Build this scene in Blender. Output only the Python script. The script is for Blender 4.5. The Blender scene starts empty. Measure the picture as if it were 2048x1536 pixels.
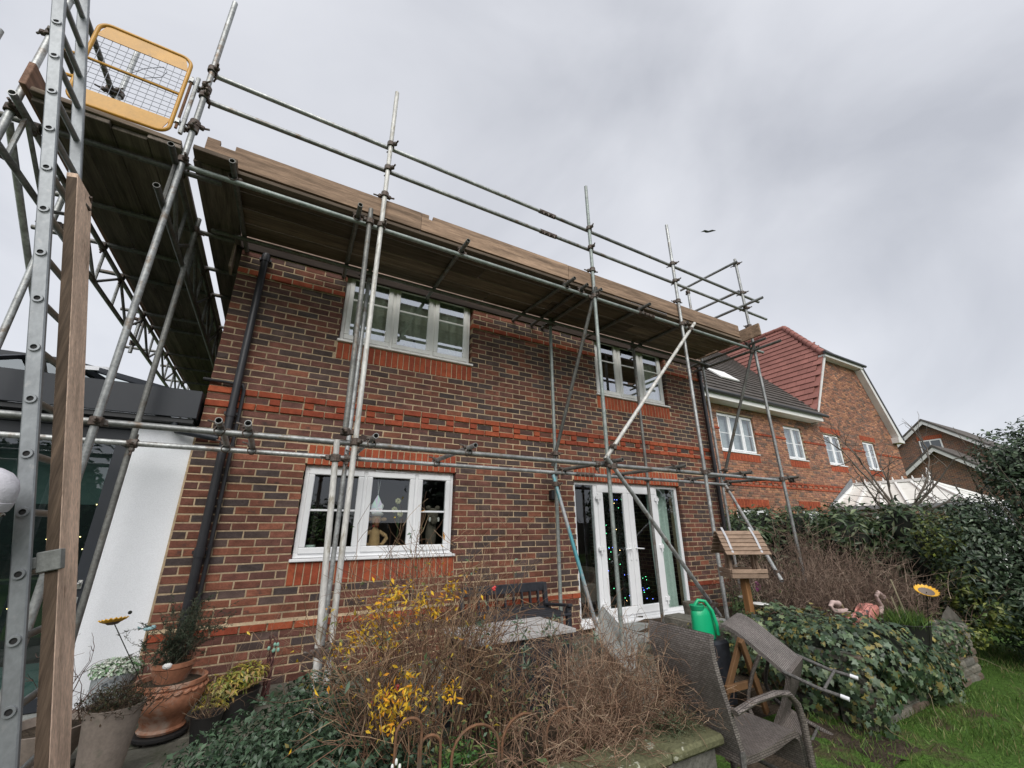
import bpy, bmesh, math, random
import numpy as np
from mathutils import Vector, Matrix
R = math.radians
rnd = random.Random(11)
nr = np.random.default_rng(5)
scene = bpy.context.scene
COL = scene.collection

# ------------------------------------------------------------------ camera
cam_d = bpy.data.cameras.new('camera')
cam = bpy.data.objects.new('camera', cam_d)
COL.objects.link(cam)
cam_d.sensor_fit = 'HORIZONTAL'
cam_d.sensor_width = 36.0
cam_d.lens = 36.0 * 827.69 / 2048.0
cam_d.clip_start = 0.05
cam_d.clip_end = 900
_r = Vector((0.87243447, -0.48870421, -0.00512745))
_u = Vector((-0.1559566, -0.28832584, 0.94474639))
_f = Vector((0.46317992, 0.82342966, 0.32776205))
cam.matrix_world = Matrix(((_r.x, _u.x, -_f.x, 0.0), (_r.y, _u.y, -_f.y, 0.0), (_r.z, _u.z, -_f.z, 1.5), (0, 0, 0, 1)))
scene.camera = cam

# ------------------------------------------------------------------ view, sky, sun
vs = scene.view_settings
vs.view_transform = 'Standard'
vs.look = 'None'
vs.gamma = 1.0
vs.exposure = 1.0
vs.use_curve_mapping = False
SUN_EL, SUN_AZ = R(41), R(-160)      # azimuth measured from +Y towards +X: behind the camera
world = bpy.data.worlds.new('World')
scene.world = world
world.use_nodes = True
wn, wl = world.node_tree.nodes, world.node_tree.links
wn.clear()
w_out = wn.new('ShaderNodeOutputWorld')
w_bg = wn.new('ShaderNodeBackground')
w_bg.inputs['Strength'].default_value = 0.1
w_sky = wn.new('ShaderNodeTexSky')
w_sky.sky_type = 'NISHITA'
w_sky.sun_disc = False
w_sky.sun_elevation = SUN_EL
w_sky.sun_rotation = SUN_AZ
w_tc = wn.new('ShaderNodeTexCoord')
w_map = wn.new('ShaderNodeMapping')
w_map.inputs['Scale'].default_value = (1.0, 1.0, 1.5)
w_map.inputs['Location'].default_value = (0.75, -0.3, 0.1)
wl.new(w_tc.outputs['Generated'], w_map.inputs['Vector'])
w_n = wn.new('ShaderNodeTexNoise')
w_n.inputs['Scale'].default_value = 1.45
w_n.inputs['Detail'].default_value = 6
w_n.inputs['Roughness'].default_value = 0.5
w_n.inputs['Distortion'].default_value = 0.5
wl.new(w_map.outputs[0], w_n.inputs['Vector'])
w_cr = wn.new('ShaderNodeValToRGB')
ce = w_cr.color_ramp.elements
ce[0].position = 0.30
ce[0].color = (0.43, 0.443, 0.485, 1)
ce[1].position = 0.66
ce[1].color = (0.685, 0.695, 0.73, 1)
e_ = ce.new(0.48)
e_.color = (0.57, 0.582, 0.622, 1)
wl.new(w_n.outputs['Fac'], w_cr.inputs['Fac'])
w_sc = wn.new('ShaderNodeVectorMath')
w_sc.operation = 'SCALE'
w_sc.inputs['Scale'].default_value = 6.4
wl.new(w_cr.outputs[0], w_sc.inputs[0])
w_mx = wn.new('ShaderNodeMix')
w_mx.data_type = 'RGBA'
w_mx.inputs[0].default_value = 0.93
wl.new(w_sky.outputs[0], w_mx.inputs[6])
wl.new(w_sc.outputs[0], w_mx.inputs[7])
wl.new(w_mx.outputs[2], w_bg.inputs['Color'])
wl.new(w_bg.outputs[0], w_out.inputs['Surface'])

sun_d = bpy.data.lights.new('sun', 'SUN')
sun_d.energy = 1.5
sun_d.angle = R(45)
sun_d.color = (1.0, 0.97, 0.93)
sun = bpy.data.objects.new('sun', sun_d)
COL.objects.link(sun)
_sd = Vector((math.sin(SUN_AZ) * math.cos(SUN_EL), math.cos(SUN_AZ) * math.cos(SUN_EL), math.sin(SUN_EL)))
sun.rotation_euler = _sd.to_track_quat('Z', 'Y').to_euler()
sun.location = _sd * 60

# ------------------------------------------------------------------ materials
def mat(name, base=(.5, .5, .5), rough=.7, metal=0.0, spec=.5, noise=None, bump=None, tint=False, stretch=(1, 1, 1),
        rand=0.0, dirt=None, coords='world', wave=None, emit=None, sub=0.0, trans=0.0):
    """procedural material: noise=(scale, dark, light) multiplies the base; bump=(scale, strength); dirt=(colour, scale, lo, hi)"""
    m = bpy.data.materials.new(name)
    m.use_nodes = True
    n, l = m.node_tree.nodes, m.node_tree.links
    b = n['Principled BSDF']
    b.inputs['Roughness'].default_value = rough
    b.inputs['Metallic'].default_value = metal
    b.inputs['Specular IOR Level'].default_value = spec
    b.inputs['Base Color'].default_value = (*base, 1)
    if coords == 'world':
        g = n.new('ShaderNodeNewGeometry')
        src = g.outputs['Position']
    else:
        g = n.new('ShaderNodeTexCoord')
        src = g.outputs['Object']
    mp = n.new('ShaderNodeMapping')
    mp.inputs['Scale'].default_value = stretch
    l.new(src, mp.inputs['Vector'])
    vec = mp.outputs[0]
    if rand:
        oi = n.new('ShaderNodeObjectInfo')
        ad = n.new('ShaderNodeVectorMath')
        ad.operation = 'MULTIPLY_ADD'
        cmb = n.new('ShaderNodeCombineXYZ')
        for i in range(3):
            l.new(oi.outputs['Random'], cmb.inputs[i])
        l.new(cmb.outputs[0], ad.inputs[0])
        ad.inputs[1].default_value = (37, 53, 71)
        l.new(vec, ad.inputs[2])
        vec = ad.outputs[0]
    col = None
    if tint:
        a = n.new('ShaderNodeAttribute')
        a.attribute_name = 'tint'
        col = a.outputs['Color']
    else:
        rgb = n.new('ShaderNodeRGB')
        rgb.outputs[0].default_value = (*base, 1)
        col = rgb.outputs[0]
    def mulc(c, fac_out):
        x = n.new('ShaderNodeMix')
        x.data_type = 'RGBA'
        x.blend_type = 'MULTIPLY'
        x.inputs[0].default_value = 1
        l.new(c, x.inputs[6])
        l.new(fac_out, x.inputs[7])
        return x.outputs[2]
    if noise:
        for (sc, dk, lt) in (noise if isinstance(noise[0], tuple) else (noise,)):
            t = n.new('ShaderNodeTexNoise')
            t.inputs['Scale'].default_value = sc
            t.inputs['Detail'].default_value = 5
            t.inputs['Roughness'].default_value = .6
            l.new(vec, t.inputs['Vector'])
            r = n.new('ShaderNodeMapRange')
            r.inputs['From Min'].default_value = .3
            r.inputs['From Max'].default_value = .7
            r.inputs['To Min'].default_value = dk
            r.inputs['To Max'].default_value = lt
            l.new(t.outputs['Fac'], r.inputs['Value'])
            col = mulc(col, r.outputs[0])
    if rand:
        r = n.new('ShaderNodeMapRange')
        r.inputs['To Min'].default_value = 1 - rand
        r.inputs['To Max'].default_value = 1 + rand
        l.new(oi.outputs['Random'], r.inputs['Value'])
        col = mulc(col, r.outputs[0])
    if dirt:
        dc, sc, lo, hi = dirt
        t = n.new('ShaderNodeTexNoise')
        t.inputs['Scale'].default_value = sc
        t.inputs['Detail'].default_value = 7
        t.inputs['Roughness'].default_value = .65
        l.new(vec, t.inputs['Vector'])
        r = n.new('ShaderNodeMapRange')
        r.inputs['From Min'].default_value = lo
        r.inputs['From Max'].default_value = hi
        l.new(t.outputs['Fac'], r.inputs['Value'])
        x = n.new('ShaderNodeMix')
        x.data_type = 'RGBA'
        l.new(r.outputs[0], x.inputs[0])
        l.new(col, x.inputs[6])
        x.inputs[7].default_value = (*dc, 1)
        col = x.outputs[2]
    l.new(col, b.inputs['Base Color'])
    h = None
    if bump:
        t = n.new('ShaderNodeTexNoise')
        t.inputs['Scale'].default_value = bump[0]
        t.inputs['Detail'].default_value = 6
        l.new(vec, t.inputs['Vector'])
        h = t.outputs['Fac']
        bp = n.new('ShaderNodeBump')
        bp.inputs['Strength'].default_value = bump[1]
        bp.inputs['Distance'].default_value = bump[2] if len(bump) > 2 else .01
        l.new(h, bp.inputs['Height'])
        l.new(bp.outputs[0], b.inputs['Normal'])
    if wave:      # woven relief: (scale along, scale across)
        w1 = n.new('ShaderNodeTexBrick')
        w1.inputs['Scale'].default_value = wave
        w1.inputs['Mortar Size'].default_value = .03
        w1.inputs['Mortar Smooth'].default_value = .6
        w1.inputs['Color1'].default_value = (1, 1, 1, 1)
        w1.inputs['Color2'].default_value = (.68, .66, .65, 1)
        w1.inputs['Mortar'].default_value = (.12, .11, .11, 1)
        w1.inputs['Brick Width'].default_value = .5
        w1.inputs['Row Height'].default_value = .25
        uv = n.new('ShaderNodeUVMap')
        l.new(uv.outputs[0], w1.inputs['Vector'])
        col = mulc(col, w1.outputs['Color'])
        l.new(col, b.inputs['Base Color'])
        bp = n.new('ShaderNodeBump')
        bp.inputs['Strength'].default_value = .9
        bp.inputs['Distance'].default_value = .006
        inv = n.new('ShaderNodeMath')
        inv.operation = 'SUBTRACT'
        inv.inputs[0].default_value = 1
        l.new(w1.outputs['Fac'], inv.inputs[1])
        l.new(inv.outputs[0], bp.inputs['Height'])
        l.new(bp.outputs[0], b.inputs['Normal'])
    if emit:
        b.inputs['Emission Color'].default_value = (*emit[0], 1)
        b.inputs['Emission Strength'].default_value = emit[1]
    if sub:
        tr = n.new('ShaderNodeBsdfTranslucent')
        l.new(col, tr.inputs['Color'])
        mx = n.new('ShaderNodeMixShader')
        mx.inputs[0].default_value = sub
        l.new(b.outputs[0], mx.inputs[1])
        l.new(tr.outputs[0], mx.inputs[2])
        l.new(mx.outputs[0], n['Material Output'].inputs[0])
    return m

def glass_mat(name, tint=(.85, .9, .9), k=1.5, add=0.0):
    m = bpy.data.materials.new(name)
    m.use_nodes = True
    n, l = m.node_tree.nodes, m.node_tree.links
    n.remove(n['Principled BSDF'])
    t = n.new('ShaderNodeBsdfTransparent')
    t.inputs[0].default_value = (*tint, 1)
    g = n.new('ShaderNodeBsdfGlossy')
    g.inputs['Roughness'].default_value = .015
    g.inputs['Color'].default_value = (.92, .95, 1, 1)
    f = n.new('ShaderNodeFresnel')
    f.inputs[0].default_value = 1.52
    mu = n.new('ShaderNodeMath')
    mu.operation = 'MULTIPLY'
    mu.use_clamp = True
    mu.inputs[1].default_value = k
    gb_ = n.new('ShaderNodeNewGeometry')
    inv = n.new('ShaderNodeMath')
    inv.operation = 'SUBTRACT'
    inv.inputs[0].default_value = 1
    l.new(gb_.outputs['Backfacing'], inv.inputs[1])
    m2 = n.new('ShaderNodeMath')
    m2.operation = 'MULTIPLY'
    ad = n.new('ShaderNodeMath')
    ad.operation = 'ADD'
    ad.inputs[1].default_value = add / k
    l.new(f.outputs[0], ad.inputs[0])
    l.new(ad.outputs[0], m2.inputs[0])
    l.new(inv.outputs[0], m2.inputs[1])
    l.new(m2.outputs[0], mu.inputs[0])
    mx = n.new('ShaderNodeMixShader')
    l.new(mu.outputs[0], mx.inputs[0])
    l.new(t.outputs[0], mx.inputs[1])
    l.new(g.outputs[0], mx.inputs[2])
    l.new(mx.outputs[0], n['Material Output'].inputs[0])
    return m

M = {}
M['brick'] = mat('brick', rough=.9, spec=.25, tint=True, noise=((.9, .78, 1.2), (9, .68, 1.28), (70, .75, 1.2)), stretch=(1, 1, 1.7),
                 dirt=((.05, .038, .035), 7.0, .57, .75), bump=(160, .5, .004))
M['soldier'] = mat('red_brick', rough=.88, spec=.25, tint=True, noise=((1.1, .8, 1.15), (14, .75, 1.2), (90, .85, 1.12)), bump=(140, .4, .003))
M['mortar'] = mat('mortar', (.47, .36, .235), .95, spec=.2, noise=((1.1, .75, 1.15), (6, .75, 1.15), (60, .75, 1.2)), bump=(120, .6, .004))
M['upvc'] = mat('upvc', (.80, .81, .82), .32, noise=(2.5, .93, 1.03))
M['upvc_up'] = mat('upvc_weathered', (.84, .83, .80), .4, noise=(6, .9, 1.05))
M['fascia_white'] = mat('white_fascia', (.78, .77, .74), .45, noise=(2, .88, 1.04))
M['glass'] = glass_mat('window_glass', (.90, .93, .92), 2.2)
M['glass_up'] = glass_mat('coated_glass', (.93, .95, .94), 2.0, .40)
M['glass_teal'] = glass_mat('tinted_glass', (.68, .82, .8), 3.0)
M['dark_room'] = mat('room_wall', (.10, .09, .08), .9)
M['curtain'] = mat('curtain', (.66, .71, .60), .9, noise=(20, .9, 1.1))
M['curtain_teal'] = mat('curtain_teal', (.52, .62, .57), .9, noise=(20, .9, 1.1))
M['black_pipe'] = mat('black_pipe', (.018, .018, .021), .38, noise=(5, .8, 1.4))
M['galv'] = mat('galvanised', (.36, .37, .365), .5, .55, rand=.25, noise=((2.5, .75, 1.25), (9, .7, 1.25), (45, .72, 1.25)), dirt=((.17, .12, .08), 7, .56, .70), bump=(90, .15, .002))
M['galv_dark'] = mat('galvanised_dull', (.15, .15, .14), .55, .45, rand=.25, noise=((6, .7, 1.3), (45, .7, 1.25)), dirt=((.11, .075, .045), 8, .55, .7), bump=(90, .15, .002))
M['galv_white'] = mat('galvanised_scuffed', (.60, .59, .56), .6, .2, noise=((14, .7, 1.15), (60, .8, 1.15)), stretch=(1, 1, .3), dirt=((.30, .27, .21), 24, .53, .66), bump=(70, .3, .003))
M['galv_green'] = mat('galvanised_green', (.25, .285, .268), .55, .3, noise=((8, .75, 1.25), (50, .75, 1.2)), dirt=((.32, .33, .32), 10, .5, .68))
M['galv_blue'] = mat('galvanised_blue', (.36, .37, .375), .5, .35, noise=((7, .75, 1.2), (50, .75, 1.2)), stretch=(1, 1, .5), dirt=((.10, .33, .38), 4.0, .47, .56))
M['coupler'] = mat('rusty_coupler', (.085, .062, .05), .7, .3, noise=(50, .5, 1.7), dirt=((.19, .18, .165), 30, .5, .66))
def wood(name, base, st, rough=.85, dk=.55, lt=1.35, dirtc=(.03, .025, .02), rand=.34):
    return mat(name, base, rough, spec=.25, rand=rand, noise=((1.3, .75, 1.2), (4, dk, lt), (22, .72, 1.25)), stretch=st, dirt=(dirtc, 5, .58, .78), bump=(30, .35, .006))
M['board_x'] = wood('scaffold_board_x', (.155, .118, .088), (.25, 4, 4))
M['board_y'] = wood('scaffold_board_y', (.18, .15, .125), (4, .25, 4), rand=.45)
M['eaves_wood'] = wood('eaves_wood', (.05, .036, .028), (.3, 4, 4))
M['strip_wood'] = wood('strip_wood', (.42, .31, .25), (.4, 4, 4), dk=.8, lt=1.1)
M['toe'] = wood('toe_board', (.235, .16, .11), (.5, 5, 7), dirtc=(.09, .06, .042))
M['toe_red'] = wood('toe_board_red', (.20, .12, .085), (5, .5, 7), dirtc=(.2, .055, .05))
M['guard_board'] = wood('guard_board', (.60, .44, .335), (7, 6, .5), dk=.75, lt=1.15, dirtc=(.13, .075, .05))
M['guard_edge_shaded'] = wood('guard_board_shaded', (.12, .085, .06), (8, 8, .5), dirtc=(.045, .035, .028))  # darker copy of the board wood for its shaded edge
M['yellow'] = mat('yellow_paint', (.56, .285, .03), .45, noise=((6, .85, 1.08), (40, .9, 1.05)), dirt=((.13, .085, .04), 14, .62, .74), rand=.03)
M['wire'] = mat('wire', (.16, .17, .19), .5, .5)
M['alu'] = mat('ladder_metal', (.235, .25, .262), .5, .45, noise=((10, .82, 1.12), (60, .88, 1.1)), stretch=(1, 1, .6), dirt=((.3, .3, .3), 30, .6, .72))
M['alu_dark'] = mat('ladder_rung', (.27, .28, .28), .5, .7, noise=(20, .8, 1.2))
M['hole'] = mat('hole', (.012, .012, .012), .8)  # near-black, paints the shade inside the rung ends
M['render'] = mat('white_render', (.80, .82, .85), .9, spec=.2, noise=((1.4, .94, 1.03), (180, .88, 1.06)), bump=(220, .5, .004))
M['anthracite'] = mat('anthracite', (.014, .018, .025), .5, noise=(3, .9, 1.1))
M['anth_dark'] = mat('anthracite_dark', (.012, .013, .015), .5)
M['tile_dark'] = mat('dark_tile', (.085, .075, .068), .85, spec=.3, rand=.18, noise=((3, .75, 1.25), (30, .75, 1.2)), dirt=((.17, .165, .13), 4, .6, .75))
M['tile_red'] = mat('red_tile', (.27, .115, .095), .8, spec=.3, rand=.10, noise=((2, .85, 1.12), (30, .85, 1.12)))
M['lead'] = mat('lead', (.2, .21, .22), .6, .2, noise=(12, .8, 1.2))
M['terracotta'] = mat('terracotta', (.37, .165, .095), .85, spec=.25, noise=((5, .7, 1.2), (40, .85, 1.1)), dirt=((.42, .36, .30), 4.5, .5, .68))
M['pot_grey'] = mat('stone_pot', (.27, .225, .19), .9, spec=.2, noise=((4, .8, 1.15), (50, .85, 1.12)), dirt=((.12, .13, .09), 5, .58, .72))
M['pot_blue'] = mat('glazed_pot', (.33, .36, .37), .4, noise=(6, .6, 1.2), dirt=((.06, .07, .08), 9, .55, .62))
M['soil'] = mat('soil', (.055, .042, .03), .95, spec=.15, noise=((6, .6, 1.4), (60, .6, 1.4)), bump=(40, .8, .03))
M['paving'] = mat('paving', (.13, .125, .10), .9, noise=((3, .65, 1.3), (40, .75, 1.2)), dirt=((.05, .06, .03), 4, .48, .66), bump=(60, .4, .008))
M['concrete'] = mat('concrete', (.27, .28, .265), .9, noise=((3, .7, 1.2), (50, .8, 1.15)), dirt=((.13, .15, .10), 5, .55, .72), bump=(70, .4, .006))
M['lawn'] = mat('lawn', (.062, .12, .022), .95, spec=.15, noise=((1.3, .7, 1.3), (30, .6, 1.4)), dirt=((.075, .052, .035), 1.3, .54, .64), bump=(60, .8, .03))
M['grass'] = mat('grass_blades', rough=.6, tint=True, sub=.3)
M['leaf'] = mat('leaf', rough=.42, spec=.5, tint=True, sub=.18)
M['leaf_matt'] = mat('leaf_matt', rough=.65, spec=.3, tint=True, sub=.22)
M['twig'] = mat('twig', rough=.8, spec=.25, tint=True)
M['bark'] = mat('bark', (.13, .115, .09), .9, noise=(20, .6, 1.4), bump=(40, .6, .01))
M['black_wood'] = mat('painted_bench', (.022, .024, .03), .5, noise=(15, .7, 1.5))
M['table_grey'] = mat('weathered_table', (.42, .41, .40), .85, noise=((8, .75, 1.15), (50, .8, 1.1)), stretch=(.6, 4, 4))
M['wicker'] = mat('wicker', (.23, .205, .19), .6, wave=23.0, noise=(5, .75, 1.25))
M['wicker_band'] = mat('wicker_band', (.165, .142, .128), .6, wave=23.0, noise=(4, .65, 1.35))
M['tube_brown'] = mat('wrapped_tube', (.10, .095, .09), .6, noise=(60, .5, 1.5), bump=(90, .7, .006))
M['cap_white'] = mat('white_cap', (.75, .76, .78), .4)
M['green_plastic'] = mat('green_plastic', (.006, .38, .165), .38, noise=(6, .9, 1.06))
M['green_dark'] = mat('green_plastic_worn', (.01, .28, .13), .5)
M['feeder_wood'] = mat('feeder_wood', (.29, .205, .15), .85, spec=.2, noise=((6, .75, 1.2), (40, .85, 1.12)), stretch=(1, 4, 4), dirt=((.12, .08, .05), 8, .6, .75), rand=.15)
M['trestle'] = mat('trestle_wood', (.13, .065, .025), .8, noise=(8, .7, 1.2))
M['feeder_orange'] = mat('stained_post', (.22, .105, .038), .6, noise=((10, .75, 1.2),), stretch=(5, 5, .6))
M['felt'] = mat('grey_strap', (.45, .45, .47), .5)
M['flamingo'] = mat('flamingo_paint', (.50, .20, .165), .55, noise=((30, .6, 1.3),), dirt=((.045, .03, .03), 22, .56, .62))
M['flamingo_neck'] = mat('flamingo_neck', (.50, .37, .34), .55, noise=(20, .7, 1.15))
M['sun_yellow'] = mat('yellow_petals', (.78, .42, .03), .5, noise=(30, .8, 1.1))
M['sun_center'] = mat('flower_centre', (.16, .13, .11), .8)
M['stake'] = mat('dark_stake', (.022, .024, .018), .5, .5)
M['rust'] = mat('rusty_iron', (.17, .085, .045), .85, .2, noise=((30, .6, 1.4),), dirt=((.10, .085, .06), 6, .5, .66))
M['black_pot'] = mat('black_pot', (.018, .017, .017), .6)
M['stoneblock'] = mat('stone_block', (.17, .165, .145), .95, spec=.2, tint=True, noise=((7, .65, 1.3), (50, .75, 1.2)), bump=(45, .7, .012))
M['coping'] = mat('mossy_coping', (.125, .125, .07), .95, spec=.15, noise=((5, .6, 1.35), (60, .7, 1.25)), dirt=((.36, .36, .28), 13, .595, .615), bump=(50, .6, .012))
M['mortar_grey'] = mat('mortar_grey', (.15, .145, .12), .95, noise=(20, .6, 1.3))
M['knit'] = mat('grey_knit', (.52, .51, .55), .95, spec=.1, noise=(40, .85, 1.12), bump=(160, .5, .004))
M['skin'] = mat('skin', (.55, .27, .19), .55, noise=(18, .92, 1.06), sub=.05)
M['jacket'] = mat('jacket', (.035, .04, .055), .8, noise=(8, .8, 1.25), bump=(30, .3, .01))
M['trousers'] = mat('trousers', (.06, .06, .065), .85, noise=(12, .8, 1.2))
M['boot'] = mat('boot', (.03, .022, .016), .7)
M['white_paint'] = mat('white_paint', (.76, .76, .74), .5)
M['tan_cloth'] = mat('tan_plush', (.40, .25, .12), .9, noise=(25, .85, 1.12))
M['red_cloth'] = mat('red_cloth', (.42, .02, .02), .9)
M['white_cloth'] = mat('white_plush', (.75, .72, .68), .95)
M['crystal'] = mat('crystal', (.55, .62, .66), .12, .0, tint=True)
M['cream_china'] = mat('pale_pot', (.55, .66, .60), .4)
M['armchair'] = mat('armchair_cloth', (.14, .11, .09), .95, noise=(10, .8, 1.2))
M['yellow_cushion'] = mat('cushion', (.36, .29, .11), .95)
M['needle'] = mat('needles', (.014, .034, .016), .8, noise=(30, .5, 1.5))
M['light_g'] = mat('light_green', (.1, 1, .3), .5, emit=((.15, 1, .45), 2.5))
M['light_b'] = mat('light_blue', (.1, .2, 1), .5, emit=((.14, .2, 1), 4))
M['light_w'] = mat('light_warm', (1, .7, .3), .5, emit=((1, .6, .25), 5))
M['magenta'] = mat('magenta_petal', (.45, .03, .33), .6)
M['bird_dark'] = mat('bird', (.13, .13, .14), .8)
M['bird_blue'] = mat('ornament_blue', (.28, .45, .48), .6, noise=(30, .7, 1.3))
M['leaf_metal'] = mat('metal_leaf', (.12, .11, .095), .55, .3, noise=(20, .7, 1.2))
M['clear_cons'] = mat('conservatory_sheet', (.80, .79, .74), .35, noise=(1.5, .9, 1.05), dirt=((.48, .47, .42), 3, .55, .8))
M['bargeboard'] = mat('bargeboard_white', (.66, .65, .63), .5, noise=(3, .9, 1.05))
M['brickface'] = None

# ------------------------------------------------------------------ mesh helpers
ORG = {}
class MB:
    def __init__(s):
        s.v, s.f, s.m, s.t, s.uv = [], [], [], [], None
        s.cur = 0
        s.tc = None
    def add(s, V, F, tint=None):
        o = len(s.v)
        s.v.extend([tuple(map(float, p)) for p in V])
        for q in F:
            s.f.append([i + o for i in q])
            s.m.append(s.cur)
        if tint is not None or s.t:
            while len(s.t) < o:
                s.t.append((.5, .5, .5, 1))
            c = (*(tint if tint is not None else (.5, .5, .5)), 1)
            s.t.extend([c] * len(V))
        return s
    def box(s, c, d, M3=None, tint=None, bev=0.0):
        hx, hy, hz = d[0] / 2, d[1] / 2, d[2] / 2
        if bev:
            b = min(bev, hx * .9, hy * .9, hz * .9)
            V = []
            idx = {}
            for sx in (-1, 1):
                for sy in (-1, 1):
                    for sz in (-1, 1):
                        idx[(sx, sy, sz)] = len(V)
                        V += [(sx * hx, sy * (hy - b), sz * (hz - b)), (sx * (hx - b), sy * hy, sz * (hz - b)), (sx * (hx - b), sy * (hy - b), sz * hz)]
            F = []
            g = lambda a, b_, c_, k: idx[(a, b_, c_)] + k
            for sg in (-1, 1):
                q = [(-1, -1), (1, -1), (1, 1), (-1, 1)]
                f0 = [g(sg, a, b_, 0) for a, b_ in q]; F.append(f0 if sg > 0 else f0[::-1])
                f1 = [g(a, sg, b_, 1) for a, b_ in q]; F.append(f1[::-1] if sg > 0 else f1)
                f2 = [g(a, b_, sg, 2) for a, b_ in q]; F.append(f2 if sg > 0 else f2[::-1])
            for a in (-1, 1):
                for b_ in (-1, 1):
                    F.append([g(a, b_, -1, 0), g(a, b_, 1, 0), g(a, b_, 1, 1), g(a, b_, -1, 1)][::1 if a * b_ > 0 else -1])
                    F.append([g(a, -1, b_, 0), g(a, -1, b_, 2), g(a, 1, b_, 2), g(a, 1, b_, 0)][::1 if a * b_ > 0 else -1])
                    F.append([g(-1, a, b_, 1), g(1, a, b_, 1), g(1, a, b_, 2), g(-1, a, b_, 2)][::1 if a * b_ > 0 else -1])
                    for c_ in (-1, 1):
                        F.append([g(a, b_, c_, 0), g(a, b_, c_, 1), g(a, b_, c_, 2)][::1 if a * b_ * c_ > 0 else -1])
        else:
            V = [(x, y, z) for x in (-hx, hx) for y in (-hy, hy) for z in (-hz, hz)]
            F = [[0, 1, 3, 2], [4, 6, 7, 5], [0, 4, 5, 1], [2, 3, 7, 6], [0, 2, 6, 4], [1, 5, 7, 3]]
        if M3 is not None:
            V = [tuple(M3 @ Vector(p)) for p in V]
        V = [(p[0] + c[0], p[1] + c[1], p[2] + c[2]) for p in V]
        return s.add(V, F, tint)
    def span(s, a, b, **k):
        c = [(a[i] + b[i]) / 2 for i in range(3)]
        d = [abs(b[i] - a[i]) for i in range(3)]
        return s.box(c, d, **k)
    def bar(s, p, q, w, h, up=(0, 0, 1), bev=0.0, tint=None):
        p, q = Vector(p), Vector(q)
        x = (q - p)
        L = x.length
        x.normalize()
        y = Vector(up).cross(x)
        if y.length < 1e-4:
            y = Vector((0, 1, 0)).cross(x)
        y.normalize()
        z = x.cross(y)
        m3 = Matrix((x, y, z)).transposed()
        return s.box((p + q) / 2, (L, w, h), m3, tint, bev)
    def path(s, P, r, n=8, cap=True, closed=False, tint=None, flat=None):
        P = [Vector(p) for p in P]
        k = len(P)
        rs = r if isinstance(r, (list, tuple)) else [r] * k
        V, F = [], []
        prev = None
        for i in range(k):
            if closed:
                t = P[(i + 1) % k] - P[i - 1]
            else:
                t = P[min(i + 1, k - 1)] - P[max(i - 1, 0)]
            if t.length < 1e-9:
                t = Vector((0, 0, 1))
            t.normalize()
            if prev is None:
                a = Vector((0, 0, 1)) if abs(t.z) < .9 else Vector((1, 0, 0))
                u = t.cross(a).normalized()
            else:
                u = (prev - t * prev.dot(t))
                u = u.normalized() if u.length > 1e-6 else t.orthogonal().normalized()
            prev = u
            w = t.cross(u)
            for j in range(n):
                an = 2 * math.pi * j / n
                V.append(P[i] + (u * math.cos(an) + w * math.sin(an) * (flat or 1)) * rs[i])
        m = k if closed else k - 1
        for i in range(m):
            for j in range(n):
                a, b = i * n + j, i * n + (j + 1) % n
                c, d = ((i + 1) % k) * n + (j + 1) % n, ((i + 1) % k) * n + j
                F.append([a, b, c, d])
        if cap and not closed:
            F.append(list(range(n))[::-1])
            F.append([(k - 1) * n + j for j in range(n)])
        return s.add(V, F, tint)
    def tube(s, p, q, r=.0242, n=12, open_end=False, tint=None):
        p, q = Vector(p), Vector(q)
        s.path([p, q], r, n, cap=not open_end, tint=tint)
        if open_end:      # hollow ends: an annulus and a short bore
            t = (q - p).normalized()
            u = t.orthogonal().normalized()
            w = t.cross(u)
            for e, dr in ((p, t), (q, -t)):
                V = []
                for rr, dd in ((r, 0), (r * .82, 0), (r * .82, .12)):
                    for j in range(n):
                        an = 2 * math.pi * j / n
                        V.append(e + dr * dd + (u * math.cos(an) + w * math.sin(an)) * rr)
                F = []
                for i in range(2):
                    for j in range(n):
                        F.append([i * n + j, i * n + (j + 1) % n, (i + 1) * n + (j + 1) % n, (i + 1) * n + j])
                F.append([2 * n + j for j in range(n)])
                s.add(V, F, tint)
        return s
    def lathe(s, prof, c=(0, 0, 0), n=24, tint=None, M3=None, cap=True):
        V, F = [], []
        for (r, z) in prof:
            for j in range(n):
                a = 2 * math.pi * j / n
                p = Vector((r * math.cos(a), r * math.sin(a), z))
                if M3 is not None:
                    p = M3 @ p
                V.append((p.x + c[0], p.y + c[1], p.z + c[2]))
        for i in range(len(prof) - 1):
            for j in range(n):
                F.append([i * n + j, i * n + (j + 1) % n, (i + 1) * n + (j + 1) % n, (i + 1) * n + j])
        if cap:
            F.append(list(range(n))[::-1])
            F.append([(len(prof) - 1) * n + j for j in range(n)])
        return s.add(V, F, tint)
    def ell(s, c, r, n=12, m=8, M3=None, tint=None):
        prof = []
        V, F = [], []
        for i in range(m + 1):
            th = math.pi * i / m - math.pi / 2
            for j in range(n):
                a = 2 * math.pi * j / n
                p = Vector((r[0] * math.cos(th) * math.cos(a), r[1] * math.cos(th) * math.sin(a), r[2] * math.sin(th)))
                if M3 is not None:
                    p = M3 @ p
                V.append((p.x + c[0], p.y + c[1], p.z + c[2]))
        for i in range(m):
            for j in range(n):
                F.append([i * n + j, i * n + (j + 1) % n, (i + 1) * n + (j + 1) % n, (i + 1) * n + j])
        return s.add(V, F, tint)
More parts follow.
